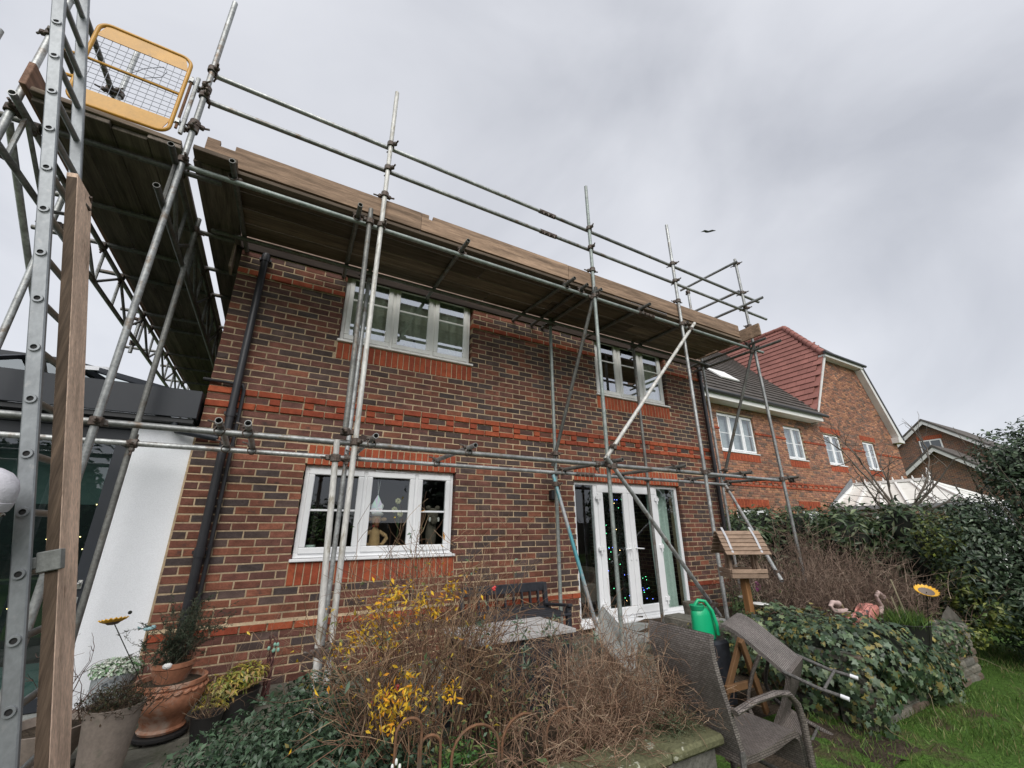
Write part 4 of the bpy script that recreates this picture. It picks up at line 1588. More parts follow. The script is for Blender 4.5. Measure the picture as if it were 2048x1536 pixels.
pz = lambda z: LA + LD * ((z - LA.z) / LD.z) + OUT * s_ * .072 + SIDE * .165
b = MB()
b.bar(pz(.12), pz(3.33), .215, .045, OUT * s_, .004)
b.build('board', M['guard_board'], gb)
b = MB()
b.bar(pz(.12) - SIDE * .1095, pz(3.30) - SIDE * .1095, .003, .040, OUT * s_)
b.build('shaded_edge', M['guard_edge_shaded'], gb)  # thin dark strip, the shade on the near edge painted in
b = MB()
c0 = pz(1.36)
m3 = Matrix((OUT * s_, SIDE, LD)).transposed()
b.box(c0 - SIDE * .125 - OUT * s_ * .005, (.075, .012, .085), m3, bev=.004)
b.box(c0 + OUT * s_ * .028 - SIDE * .10, (.008, .05, .085), m3, bev=.003)
b.box(c0 - OUT * s_ * .06 - SIDE * .11, (.05, .03, .05), m3, bev=.006)
b.build('clamp', M['concrete'], gb)
b = MB()
pt = pz(3.33)
for i in range(7):
    a = i * .9
    q0 = pt + SIDE * (.06 + .05 * math.sin(a)) + OUT * s_ * .03 * math.cos(a) - LD * (.02 + .013 * i)
    q1 = pt + SIDE * (.06 + .05 * math.sin(a + .9)) + OUT * s_ * .03 * math.cos(a + .9) - LD * (.033 + .013 * i)
    b.path([q0, q1], .008, 6)
b.build('chain', M['coupler'], gb)

# =================================================================== NEIGHBOUR HOUSE
NY = 7.6
nh = thing('neighbour_house', (16.5, NY, 0), 'long brick house beyond the garden with a steep red tiled gable wing', 'house')
NOP = [(11.42, 13.25, 3.63, 4.83), (14.97, 16.12, 3.64, 4.80), (17.6, 18.83, 3.62, 4.78), (20.65, 21.7, 3.63, 4.77), (11.6, 13.15, .9, 1.98), (15.0, 16.1, .9, 1.98)]
NSOLD = [(11.42, 13.25, 3.37, 3.60), (14.97, 16.12, 3.37, 3.60), (17.6, 18.83, 3.37, 3.59), (20.65, 21.7, 3.37, 3.59), (17.45, 18.95, 4.80, 5.02), (20.5, 21.85, 4.79, 5.01),
         (11.5, 13.25, 1.99, 2.26), (14.9, 16.2, 1.99, 2.27)]
def n_limits(z):
    """extent of the wall at height z (gable wing narrows upwards)"""
    if z < 5.12:
        return 9.4, 24.0
    t = (z - 5.12) / 1.56
    return 16.95 + t, 24.0 - t
b, br = MB(), MB()
NT = [(.26, .125, .08), (.225, .11, .074), (.19, .095, .068), (.13, .082, .066), (.30, .15, .09)]
n = 0
z = .6
while z < 8.15:
    l0, l1 = n_limits(z)
    band = (2.62 < z < 2.70) or (2.77 < z < 2.85) or (4.21 < z < 4.35)
    segs = [(l0, l1)]
    for (p_, q_) in [(o_[0], o_[1]) for o_ in NOP if o_[2] - .04 < z < o_[3]] + [(s_[0], s_[1]) for s_ in NSOLD if s_[2] - .04 < z < s_[3] - .02]:
        segs = [g_ for (a_, c_) in segs for g_ in (((a_, min(c_, p_)), (max(a_, q_), c_)) if p_ < c_ and q_ > a_ else ((a_, c_),)) if g_[1] - g_[0] > .03]
    items = []
    for (a_, c_) in segs:
        x = l0 - (n % 2) * .1125 + math.floor((a_ - l0) / .225) * .225
        while x < c_:
            p_, q_ = max(x, a_ + .003), min(x + .213, c_ - .003)
            x += .225
            if q_ - p_ > .02:
                items.append((p_, q_))
    for (a, c) in items:
        m_ = (a + c) / 2
        red = band and not (4.2 < z and 9 < m_ < 11.0)
        t_ = rnd.choice(ORANGE) if red else rnd.choice(NT)
        k_ = rnd.uniform(.85, 1.15) * (1 if red else 1.3)
        brick_geo(br, m_, NY - (.02 if red else 0), z + .0325, c - a, .063, (t_[0] * k_, t_[1] * k_, t_[2] * k_), .05, .001)
    # dentil course between the red bands
    z += .075
    n += 1
x = 9.6
while x < 17.6:
    brick_geo(br, x, NY - .018, 2.745, .1, .065, ORANGE[int(x * 3) % 4], .05)
    x += .3375
br.build('brick', M['brick'], nh, kind='stuff')
b = MB()
for (a, c, z0, z1) in NSOLD:
    k = round((c - a) / .075)
    p = (c - a) / k
    for i in range(k):
        brick_geo(b, a + p * (i + .5), NY - .006, (z0 + z1) / 2, p - .012, z1 - z0 - .012, ORANGE[i % 4], .05)
b.build('soldier_brick', M['soldier'], nh, kind='stuff')
nx = sorted(set([9.402, 23.998] + [v for o_ in NOP for v in (o_[0] - .012, o_[1] + .012)]))
nz = sorted(set([0, 5.12] + [v for o_ in NOP for v in o_[2:]]))
b = MB()
for i in range(len(nx) - 1):
    for j in range(len(nz) - 1):
        mx_, mz = (nx[i] + nx[i + 1]) / 2, (nz[j] + nz[j + 1]) / 2
        if any(o_[0] - .012 < mx_ < o_[1] + .012 and o_[2] < mz < o_[3] for o_ in NOP):
            continue
        b.span((nx[i], NY + .011, nz[j]), (nx[i + 1], NY + .25, nz[j + 1]))
b.prism([(16.95, 5.12), (24.0, 5.12), (24.0 - 1.965, 8.19), (16.95 + 1.965, 8.19)], 'y', NY + .011, NY + .25)
b.span((9.4, NY + .252, 0), (9.65, 15, 5.1))
b.span((23.75, NY + .252, 0), (23.998, 15, 5.1))
b.build('wall', M['mortar'], nh)
b = MB()
b.span((9.66, 9.4, 0), (23.7, 9.5, 5.1))
b.span((9.66, NY + .26, 2.4), (23.7, 9.39, 2.6))
b.build('inner_wall', mat('pale_room', (.30, .31, .33), .9), nh)
for (o_, L) in zip(NOP, ([.61, .61, .61], [.575, .575], [.615, .615], [.525, .525], [.52, .51, .52], [.55, .55])):
    window(nh, o_[0] + .01, o_[1] - .01, o_[2] + .01, o_[3] - .01, L, M['upvc'], y=NY + .06, bar=.48, st=.05)
# blinds behind the upper windows
b = MB()
for o_ in NOP[:4]:
    b.span((o_[0] + .05, NY + .2, o_[2] + .05), (o_[1] - .05, NY + .205, o_[3] - .05))
b.build('blind', mat('net_blind', (.40, .42, .45), .9, noise=(9, .85, 1.1)), nh)
# eaves of the long range
b = MB()
b.span((9.3, 7.24, 5.075), (16.98, NY + .008, 5.095))
b.span((9.3, 7.215, 5.07), (17.0, 7.238, 5.27), bev=.004)
b.span((16.98, 7.24, 5.07), (17.0, NY, 5.27))
b.build('soffit', M['fascia_white'], nh)
b = MB()
b.path([(9.3, 7.15, 5.27), (17.25, 7.15, 5.27)], .055, 10)
b.build('gutter', M['black_pipe'], nh)
# roofs: planes with tiles on them
def tiled_roof(name, tile_name, m, P0, U, Vv, nu, nv, keep, under_m=None, limit=300, lift=.035):
    """P0 eaves corner, U along the eaves (one tile), Vv up the slope (one course)"""
    P0, U, Vv = Vector(P0), Vector(U), Vector(Vv)
    N = U.cross(Vv).normalized()
    if N.z < 0:
        N = -N
    u, v = U.normalized(), Vv.normalized()
    b = MB()
    m3 = Matrix((u, v, N)).transposed()
    c = P0 + U * nu / 2 + Vv * nv / 2 - N * .05
    root = keep['root']
    b.add([P0 + U * a + Vv * c_ - N * .03 for (a, c_) in keep['poly']], [list(range(len(keep['poly'])))])
    r = b.build(name, m, root)
    tb = MB()
    tilt = math.atan2(lift, Vv.length)
    t3 = m3 @ Matrix.Rotation(-tilt, 3, 'X')
    tb.box((0, 0, 0), (U.length * .975, Vv.length * 1.08, .022), t3, bev=.004)
    me = tb.mesh(tile_name, m)
    cnt = 0
    extra = MB()
    for j in range(nv):
        for i in range(nu):
            uu, vv = i + .5 + (.5 if j % 2 else 0), j + .5
            if not keep['in'](uu, vv):
                continue
            p = P0 + U * uu + Vv * vv + N * (lift * .5)
            cnt += 1
            if cnt <= limit:
                o = bpy.data.objects.new(tile_name, me)
                COL.objects.link(o)
                o.parent = r
                pb_ = ORG[root.name]
                o.location = (p.x - pb_[0], p.y - pb_[1], p.z - pb_[2])
                o.rotation_euler = (rnd.uniform(-.01, .01), rnd.uniform(-.01, .01), 0)
            else:
                extra.box(p, (U.length * .975, Vv.length * 1.08, .022), t3)
    if extra.v:
        extra.build(tile_name, m, r, kind='stuff')
    return r
# long range: eaves y=7.22,z=5.30, pitch 44 degrees; its right end dies into the wing's left slope
pit = R(44)
vy, vz = .33 * math.cos(pit), .33 * math.sin(pit)
def in_dark(u, v):
    x = 9.3 + u * .42
    z = 5.3 + v * vz
    return x < 16.98 + (z - 5.2) / 1.56 + .05
pp = [(0, 0), (18.4, 0)]
zt = 5.3 + 22 * vz
pp += [((16.98 + (zt - 5.2) / 1.56 - 9.3) / .42, 22), (0, 22)]
tiled_roof('roof', 'roof_tile', M['tile_dark'], (9.3, 7.2, 5.30), (.42, 0, 0), (0, vy, vz), 30, 22, {'root': nh, 'poly': pp, 'in': in_dark})
# skylight
sk = Vector((13.6, 7.2 + 5.9 * vy * 1.0, 5.30 + 5.9 * vz))
m3 = Matrix.Rotation(pit, 3, 'X')
b = MB()
b.box(sk + m3 @ Vector((0, 0, .08)), (1.0, .75, .06), m3, bev=.01)
b.build('skylight', M['white_paint'], nh)
# wing: left slope, red tiles; x from 16.75 (eaves) to 20.475 (ridge), runs back from the verge
sl = 1.56
L_ = math.hypot(1, sl)
cw = .31
du, dz_ = cw / L_, cw * sl / L_
def in_red(u, v):
    y = 7.42 + u * .36
    z = 5.08 + v * dz_
    if z > 8.2:           # half hip cuts the front corner
        return y > 7.42 + (z - 8.2) * .80
    return True
nv = int((10.65 - 5.0) / dz_)
pr_ = [(0, 0), (0, (8.2 - 5.08) / dz_), ((10.6 - 8.2) * .8 / .36, nv), (22, nv), (22, 0)]
tiled_roof('roof', 'roof_tile', M['tile_red'], (16.88, 7.42, 5.08), (0, .36, 0), (du, 0, dz_), 22, nv, {'root': nh, 'poly': pr_, 'in': in_red})
zr = 5.08 + nv * dz_
b = MB()
xr = 16.88 + nv * du
b.add([(xr, 7.42 + (zr - 8.2) * .8, zr), (xr, 15.3, zr), (24.07, 15.3, 5.08), (24.07, 7.42, 5.08), (24.07 - 2.0, 7.42, 8.2)], [[0, 1, 2, 3, 4]])
b.add([(18.88, 7.40, 8.2), (22.07, 7.40, 8.2), (xr, 7.42 + (zr - 8.2) * .8, zr)], [[0, 1, 2]])
b.add([(9.3, 7.2 + 22 * vy, zt), (19.9, 7.2 + 22 * vy, zt), (19.9, 15.3, 5.3), (9.3, 15.3, 5.3)], [[0, 1, 2, 3]])
b.build('roof', M['tile_dark'], nh)
b = MB()   # hip tiles up the left edge of the half hip, ridge tiles
p0, p1 = Vector((18.86, 7.40, 8.22)), Vector((xr, 7.42 + (zr - 8.2) * .8, zr + .03))
for i in range(9):
    b.path([p0 + (p1 - p0) * (i / 9), p0 + (p1 - p0) * ((i + .96) / 9)], [.13, .115], 10)
for i in range(14):
    y0_ = p1.y + i * .42
    b.path([(xr, y0_, zr + .02), (xr, y0_ + .40, zr + .02)], [.125, .115], 10)
b.build('ridge_tile', M['tile_red'], nh, smooth=True)
# half hip gutter and soffit, barge boards
b = MB()
b.path([(18.75, 7.30, 8.22), (22.25, 7.30, 8.22)], .06, 10)
b.build('gutter', M['black_pipe'], nh)
b = MB()
b.span((18.85, 7.33, 8.06), (22.1, NY + .005, 8.17), bev=.004)
b.build('soffit', M['bargeboard'], nh)
b = MB()
b.prism([(22.03, 8.17), (24.05, 5.03), (23.78, 5.03), (21.86, 8.02)], 'y', 7.36, NY + .005)
b.span((23.55, 7.352, 4.93), (24.12, NY + .008, 5.16))
b.build('bargeboard', M['bargeboard'], nh)
b = MB()
b.prism([(18.95, 8.15), (16.9, 5.03), (16.98, 5.03), (19.03, 8.12)], 'y', 7.40, NY + .005)
b.build('bargeboard', M['bargeboard'], nh)
b = MB()
b.prism([(22.08, 8.2), (24.14, 5.08), (24.06, 5.04), (22.0, 8.16)], 'y', 7.33, 7.42)
b.build('verge', M['black_pipe'], nh)
b = MB()
b.span((15.35 - .65, NY - .14, 2.05 - .06), (15.35 - .55, NY, 2.05 + .06), bev=.02)
b.path([(14.7, NY - .1, 2.05), (14.62, NY - .22, 2.0)], .05, 8)
b.build('wall_lamp', M['black_pipe'], nh)

# ------------------------------------------------------------------ conservatory against the wing
cv = thing('conservatory', (18.8, 6.3, 0), 'white conservatory roof with ridge crest in front of the gable wing', 'conservatory')
EX0, EX1, EZ, RX, RZ = 16.95, 20.7, 2.12, 18.8, 2.90
YF, YR = 4.2, 5.5
b = MB()
sheets = [[(EX0, NY - .02, EZ), (EX0, YF, EZ), (RX, YR, RZ), (RX, NY - .02, RZ)],
          [(EX1, YF, EZ), (EX1, NY - .02, EZ), (RX, NY - .02, RZ), (RX, YR, RZ)], [(EX0, YF, EZ), (EX1, YF, EZ), (RX, YR, RZ)]]
for q in sheets:
    b.add(q, [list(range(len(q)))])
b.build('roof_sheet', M['clear_cons'], cv)
for i in range(6):
    t_ = i / 5
    ye = YF + (NY - .06 - YF) * t_
    yr_ = YR + (NY - .06 - YR) * t_
    for ex in (EX0, EX1):
        b = MB()
        b.bar((ex, ye, EZ + .03), (RX, yr_, RZ + .03), .06, .05)
        b.build('roof_bar', M['white_paint'], cv)
b = MB()
b.bar((18.8, YF, EZ + .03), (RX, YR, RZ + .03), .06, .05)
b.bar((RX, YR - .1, RZ + .05), (RX, NY - .02, RZ + .05), .14, .09)
b.build('ridge', M['white_paint'], cv)
for i in range(8):
    b = MB()
    y = YR + .05 + i * .27
    b.lathe([(.02, 0), (.035, .04), (.012, .06), (.022, .08), (0, .12)], (RX, y, RZ + .09), 8)
    b.build('finial', M['white_paint'], cv, smooth=True)
b = MB()
b.lathe([(.04, 0), (.02, .08), (.06, .12), (.03, .22), (0, .34)], (RX, YR - .1, RZ + .09), 10)
b.build('finial', M['white_paint'], cv, smooth=True)
b = MB()
b.span((EX0 - .1, YF - .1, EZ - .12), (EX0, NY, EZ - .005))
b.span((EX0, YF - .1, EZ - .12), (EX1 + .1, YF, EZ - .005))
b.span((EX1, YF, EZ - .12), (EX1 + .1, NY, EZ - .005))
b.build('gutter', mat('grey_gutter', (.3, .31, .33), .5), cv)
b = MB()
b.prism([(EX0 - .25, EZ), (RX, RZ + .28), (RX, RZ), (EX0, EZ)], 'y', NY - .045, NY - .024)
b.build('flashing', M['lead'], cv)
b = MB()
for i in range(7):
    y = YF + i * (NY - .1 - YF) / 6
    b.span((EX0 - .02, y - .03, .1), (EX0 + .05, y + .03, EZ - .125))
b.span((EX0 - .02, YF, .1), (EX0 + .04, NY - .05, .6))
b.span((EX0, YF - .02, .1), (EX1, YF + .04, .6))
for i in range(6):
    x = EX0 + i * (EX1 - EX0) / 5
    b.span((x - .03, YF - .02, .6), (x + .03, YF + .05, EZ - .125))
b.build('frame', M['white_paint'], cv)
b = MB()
b.span((EX0 + .005, YF + .05, .6), (EX0 + .012, NY - .05, EZ - .125))
b.span((EX0 + .06, YF + .01, .6), (EX1, YF + .017, EZ - .125))
b.build('pane', M['glass'], cv)

# ------------------------------------------------------------------ distant gabled houses
def gable_house(name, x, ya, za, half, drop, depth, label, win=None, ovh=.35):
    h = thing(name, (x, ya, 0), label, 'house')
    yl, yr_ = ya + half, ya - half
    ze = za - drop
    b = MB()
    b.prism([(yr_ + .2, 0), (yl - .2, 0), (yl - .2, ze), (ya, za - .2), (yr_ + .2, ze)], 'x', x + .02, x + depth)
    b.build('wall', M['brickface'], h)
    s_ = drop / half
    for sg in (-1, 1):
        b = MB()
        y1 = ya + sg * (half + ovh)
        z1 = za - s_ * (half + ovh)
        b.prism([(ya, za - .28), (y1, z1 - .28), (y1, z1 - .02), (ya, za - .02)][::1], 'x', x - .30, x - .24)
        b.build('bargeboard', M['bargeboard'], h)
    b = MB()
    for sg in (-1, 1):
        y1 = ya + sg * (half + ovh)
        z1 = za - s_ * (half + ovh)
        b.prism([(ya, za), (y1, z1), (y1, z1 + .12), (ya, za + .14)], 'x', x - .34, x + depth + .3)
    b.build('roof', M['tile_dark'], h)
    if win:
        y0, y1, z0, z1 = win
        f = MB()
        f.span((x - .03, y0, z0), (x + .019, y1, z1), bev=.01)
        w_ = f.build('window', M['white_paint'], h)
        for (a, c) in ((y0 + .08, (y0 + y1) / 2 - .04), ((y0 + y1) / 2 + .04, y1 - .08)):
            p_ = MB()
            p_.span((x - .036, a, z0 + .08), (x - .031, c, z1 - .08))
            p_.build('pane', mat('far_glass', (.07, .08, .09), .1, spec=1.0), w_)
        g_ = MB()
        k = int((y1 - y0 + .2) / .12)
        for i in range(k):
            g_.span((x - .015, y0 - .1 + i * .12, z1 + .03), (x + .018, y0 - .1 + i * .12 + .10, z1 + .3))
        g_.build('soldier_brick', mat('far_soldier', (.36, .09, .04), .9), h, kind='stuff')
    return h
gable_house('gabled_house', 42, 11.4, 8.95, 3.4, 2.75, 9, 'distant brown brick gabled house with white bargeboards and a small window', (10.75, 12.0, 6.55, 7.5))
gable_house('porch_gable', 38, 10.2, 6.42, 2.9, 2.4, 3.6, 'lower brick gable with white edge in front of the distant house')

# =================================================================== GARDEN WALLS
def block_wall(name, label, x0, x1, y0, y1, z0, z1, cat='garden wall', coping=True, ln=.44, ht=.14):
    """low retaining wall of blocks along X (front face towards -Y)"""
    t = thing(name, ((x0 + x1) / 2, (y0 + y1) / 2, z0), label, cat)
    b = MB()
    b.span((x0 + .012, y0 + .012, z0), (x1 - .012, y1, z1))
    b.build('core', M['mortar_grey'], t)
    n = max(1, round((z1 - z0) / ht))
    h = (z1 - z0) / n
    cols = [(.17, .16, .135), (.13, .125, .11), (.19, .175, .145), (.15, .115, .09)]
    for j in range(n):
        x = x0 - (ln / 2 if j % 2 else 0)
        while x < x1 - .02:
            a, c = max(x, x0), min(x + ln - .012, x1)
            x += ln
            if c - a < .03:
                continue
            q = MB()
            q.box(((a + c) / 2, y0 + .05, z0 + h * (j + .5)), (c - a, .10 + rnd.uniform(-.008, .008), h - .012), bev=.012, tint=cols[rnd.randrange(4)])
            q.build('block', M['stoneblock'], t)
        for e, sgn in ((x0, 1), (x1, -1)):
            q = MB()
            q.box((e + sgn * .02, (y0 + .1 + y1) / 2, z0 + h * (j + .5)), (.06, y1 - y0 - .11, h - .012), bev=.010, tint=cols[rnd.randrange(4)])
            q.build('block', M['stoneblock'], t)
    if coping:
        x = x0 - .03
        k = 0
        while x < x1 + .02:
            w = [.52, .40, .46][k % 3]
            a, c = x, min(x + w - .008, x1 + .03)
            q = MB()
            q.box(((a + c) / 2, (y0 + y1) / 2, z1 + .026 + rnd.uniform(-.003, .003)), (c - a, y1 - y0 + .07, .05), Matrix.Rotation(rnd.uniform(-.02, .02), 3, 'Z'), bev=.014)
            q.build('coping_stone', M['coping'], t)
            x += w
            k += 1
    return t
block_wall('raised_bed_wall', 'low grey block wall with mossy lichen spotted coping at the bottom of the picture', -.9, 2.17, 1.755, 1.89, -.02, .45)
bed = MB()
nx_, ny_ = 14, 6
V = [(-.85 + 3.02 * i / nx_, 1.872 + .93 * j / ny_, .40 + .05 * math.sin(i * 1.3 + j * 2.1) + .04 * math.cos(j * 1.7 - i) - .05 * j / ny_) for j in range(ny_ + 1) for i in range(nx_ + 1)]
F = [[j * (nx_ + 1) + i, j * (nx_ + 1) + i + 1, (j + 1) * (nx_ + 1) + i + 1, (j + 1) * (nx_ + 1) + i] for j in range(ny_) for i in range(nx_)]
bed.add(V, F)
tag(bed.build('flower_bed', M['soil'], smooth=True), kind='structure')
block_wall('ivy_wall', 'low weathered brick wall under the ivy at the edge of the lawn', 4.35, 6.75, 2.02, 2.26, -.02, .50, ln=.23, ht=.078, coping=False)
block_wall('ivy_wall', 'short return of the weathered wall hidden under ivy beside the chairs', 4.32, 4.6, 2.28, 4.0, -.02, .5, ln=.23, ht=.12, coping=False)

# =================================================================== FURNITURE AND POTS ON THE PATIO
t = thing('door_step', (5.0, 4.7, .13), 'pale concrete step below the white french doors', 'step')
b = MB()
b.span((4.15, 4.35, .13), (6.25, 5.02, .215), bev=.012)
b.build('tread', M['concrete'], t)
b = MB()
b.span((4.6, 3.85, .13), (5.5, 4.3, .345), bev=.015)
b.build('block', M['concrete'], t)
t = thing('grey_board', (3.5, 4.1, .15), 'flat grey board leaning towards the doors behind the bare twigs', 'board')
b = MB()
m3 = Matrix.Rotation(R(24), 3, 'Z') @ Matrix.Rotation(R(-38), 3, 'X') @ Matrix.Rotation(R(-24), 3, 'Y')
b.box((3.42, 3.85, .37), (.55, .035, .52), m3, bev=.006)
b.build('slab', M['concrete'], t)
t = thing('tree_stump', (4.82, 4.15, .345), 'short grey weathered log standing on the step before the doors', 'log')
b = MB()
b.lathe([(.10, 0), (.095, .1), (.105, .2), (.10, .235)], (4.95, 4.1, .345), 14)
b.build('log', M['bark'], t, smooth=True)
# bench
t = thing('garden_bench', (2.55, 4.65, .15), 'dark painted wooden bench against the brick wall left of the doors', 'bench')
x0_, x1_, yb = 2.05, 3.18, 4.86
for x in (x0_, x1_):
    b = MB()
    b.bar((x, yb - .1, .15), (x, yb, .845), .06, .05, (1, 0, 0), .006)
    b.build('leg', M['black_wood'], t)
    b = MB()
    b.bar((x, 4.36, .15), (x, 4.36, .63), .055, .055, (1, 0, 0), .006)
    b.build('leg', M['black_wood'], t)
    b = MB()
    b.bar((x, yb - .02, .60), (x, 4.30, .655), .065, .03, (0, 0, 1), .006)
    b.build('arm', M['black_wood'], t)
b = MB()
b.bar((x0_, yb + .0, .80), (x1_, yb + .0, .80), .04, .10, (0, 0, 1), .006)
b.bar((x0_, yb - .03, .56), (x1_, yb - .03, .56), .035, .05, (0, 0, 1), .005)
b.build('back_rail', M['black_wood'], t)
for i in range(9):
    b = MB()
    x = x0_ + .1 + i * (x1_ - x0_ - .2) / 8
    b.bar((x, yb - .03, .57), (x, yb, .77), .018, .045, (0, 1, 0), .004)
    b.build('back_slat', M['black_wood'], t)
for i in range(5):
    b = MB()
    b.bar((x0_ - .02, 4.36 + i * .1, .56), (x1_ + .02, 4.36 + i * .1, .56), .08, .022, (0, 0, 1), .004)
    b.build('seat_slat', M['black_wood'], t)
# table
t = thing('garden_table', (1.85, 3.2, .15), 'low table with pale weathered boards on dark legs behind the twiggy shrub', 'table')
for i in range(5):
    b = MB()
    b.bar((1.30, 3.0 + i * .105, .745), (2.22, 3.0 + i * .105, .745), .10, .028, (0, 0, 1), .004)
    b.build('top_board', M['table_grey'], t)
for x in (1.36, 2.14):
    for y in (3.0, 3.40):
        b = MB()
        b.bar((x, y, .15), (x, y, .725), .06, .06, (1, 0, 0), .005)
        b.build('leg', M['black_wood'], t)
b = MB()
b.span((1.36, 2.99, .62), (2.14, 3.01, .72))
b.span((1.36, 3.39, .62), (2.14, 3.41, .72))
for i in range(6):
    b.span((1.40 + i * .125, 2.985, .2), (1.50 + i * .125, 3.005, .62), bev=.003)
b.build('apron', M['black_wood'], t)

def lathe_thing(name, label, cat, c, prof, m, n=32, group=None, part='pot'):
    t = thing(name, c, label, cat, group)
    b = MB()
    b.lathe(prof, c, n)
    b.build(part, m, t, smooth=True)
    return t
def soil_disc(t, c, r, z):
    b = MB()
    b.lathe([(0, 0), (r * .6, .012), (r, 0)], (c[0], c[1], z), 20, cap=False)
    b.build('soil', M['soil'], t)
# big urn on a wheeled stand
c = (-.42, 4.22, .20)
t = lathe_thing('terracotta_urn', 'large round bellied terracotta urn with rope rim on a dark wheeled stand', 'plant pot', c,
                [(.13, 0), (.138, .015), (.125, .03), (.128, .06), (.155, .10), (.195, .15), (.213, .20), (.213, .24), (.202, .262), (.213, .275), (.212, .30), (.195, .30), (.185, .26)], M['terracotta'], 40)
soil_disc(t, c, .19, .47)
b = MB()
P = []
for i in range(120):
    a = i / 120 * 2 * math.pi
    w = i / 120 * 2 * math.pi * 26
    P.append((c[0] + (.212 + .006 * math.cos(w)) * math.cos(a), c[1] + (.212 + .006 * math.cos(w)) * math.sin(a), c[2] + .248 + .006 * math.sin(w)))
b.path(P, .011, 6, closed=True)
b.build('rope_rim', M['terracotta'], t, smooth=True)
b = MB()
b.lathe([(.15, 0), (.16, .01), (.16, .025), (.15, .03)], (c[0], c[1], .165), 20)
for k in range(4):
    a = k * 1.57 + .4
    b.ell((c[0] + .12 * math.cos(a), c[1] + .12 * math.sin(a), .155), (.02, .012, .02), 10, 6)
b.build('stand', M['black_pot'], t)
# small pot in the urn with rosemary
c2 = (-.435, 4.26, .46)
t = lathe_thing('terracotta_pot', 'small terracotta pot with dark rosemary standing inside the large urn', 'plant pot', c2, [(.09, 0), (.125, .10), (.118, .105), (.132, .11), (.132, .14), (.12, .14), (.115, .11)], M['terracotta'], 30)
soil_disc(t, c2, .115, .58)
st_, tips = bush_stems((c2[0], c2[1], .57), 34, .40, .33, kids=5, kl=.4, r=.0035, box=(.035, .035))
twigs('stems', st_, t, [(.08, .075, .05)])
P = []
D = []
for (pp_, a, c_) in st_:
    for k in range(1, len(pp_)):
        for q in range(7):
            P.append(pp_[k - 1] + (pp_[k] - pp_[k - 1]) * nr.random())
            D.append(unit(pp_[k] - pp_[k - 1]) * .7 + nr.normal(size=3) * .6)
P, D = np.array(P), np.array(D)
V, F, T = leaves(P, unit(nr.normal(size=P.shape) + [0, 0, .6]), D, .022, .005, pick([(.03, .05, .03), (.045, .06, .035), (.06, .07, .045)], len(P)))
np_mesh('needles', V, F, T, M['leaf_matt'], t)
b = MB()
b.ell((-.455, 4.135, .595), (.03, .02, .02), 8, 6)
b.build('pebble', M['white_paint'], t)
# white flowering pot
c = (-.80, 4.55, .15)
t = lathe_thing('glazed_pot', 'grey blue pot of pale variegated leaves beside the white wall', 'plant pot', c, [(.10, 0), (.125, .2), (.13, .36), (.12, .36), (.115, .33)], M['pot_blue'])
C, N_ = cloud([(c[0], c[1], .53, .15, .13, .07)], 1500, .5)
V, F, T = leaves(C, unit(N_ + [0, 0, .5]), nr.normal(size=C.shape), .03, .016, pick([(.55, .60, .50), (.42, .55, .40), (.14, .26, .12), (.66, .68, .62)], 1500, .12))
np_mesh('foliage', V, F, T, M['leaf_matt'], t)
# heather pot in front
c = (-.60, 3.62, .15)
t = lathe_thing('stone_pot', 'wide pale stone pot of brown heather nearest the camera', 'plant pot', c, [(.085, 0), (.097, .06), (.127, .33), (.138, .40), (.127, .40), (.118, .36)], M['pot_grey'])
soil_disc(t, c, .12, .53)
st_, tips = bush_stems((c[0], c[1], .5), 60, .17, .7, kids=5, kl=.45, r=.003, box=(.07, .07))
twigs('stems', st_, t, [(.07, .05, .035)])
C, N_ = cloud([(c[0], c[1], .57, .165, .15, .085)], 1400, .6)
V, F, T = leaves(C, unit(N_ + nr.normal(size=C.shape) * .5), N_ + nr.normal(size=C.shape) * .5, .02, .006, pick([(.05, .055, .025), (.075, .06, .03), (.04, .05, .03), (.10, .065, .04)], 1400))
np_mesh('foliage', V, F, T, M['leaf_matt'], t)
# shallow bowl with bare twigs behind the guard board
c = (-.92, 3.85, .15)
t = lathe_thing('stone_bowl', 'pale bowl shaped pot with bare twigs behind the ladder board', 'plant pot', c, [(.10, 0), (.13, .10), (.19, .24), (.205, .29), (.19, .29), (.17, .25)], M['pot_grey'])
soil_disc(t, c, .17, .40)
st_, tips = bush_stems((c[0] + .06, c[1], .40), 10, .42, .45, kids=4, kl=.4, r=.004, box=(.05, .05))
twigs('stems', st_, t, [(.13, .075, .06), (.10, .06, .05)])
# small pot with dead stalks, nandina pot
c = (-.155, 4.0, .15)
t = lathe_thing('plastic_pot', 'small brown pot of dead stalks between the urn and the yellow shrub', 'plant pot', c, [(.07, 0), (.095, .15), (.10, .16), (.09, .16), (.085, .13)], M['black_pot'])
st_, tips = bush_stems((c[0], c[1], .28), 22, .22, .6, kids=3, r=.003, box=(.03, .03))
twigs('stems', st_, t, [(.20, .14, .09), (.14, .09, .06)])
c = (-.0, 4.35, .15)
t = lathe_thing('black_planter', 'dark planter of bright yellow green leaves in front of the brick wall', 'plant pot', c, [(.13, 0), (.15, .16), (.16, .18), (.15, .18), (.14, .15)], M['black_pot'])
C, N_ = cloud([(-.10, 4.30, .36, .16, .13, .10), (.05, 4.35, .43, .13, .12, .08), (-.15, 4.2, .29, .10, .10, .06)], 1500, .7)
V, F, T = leaves(C, unit(N_ + [0, -.2, .6]), N_ + nr.normal(size=C.shape) * .6, .042, .014, pick([(.33, .30, .05), (.42, .34, .07), (.24, .25, .05), (.40, .26, .09), (.14, .18, .04)], 1500))
np_mesh('foliage', V, F, T, M['leaf'], t)
st_, tips = bush_stems((c[0], c[1], .3), 14, .18, .5, kids=3, r=.003, box=(.05, .05))
twigs('stems', st_, t, [(.12, .08, .05)])
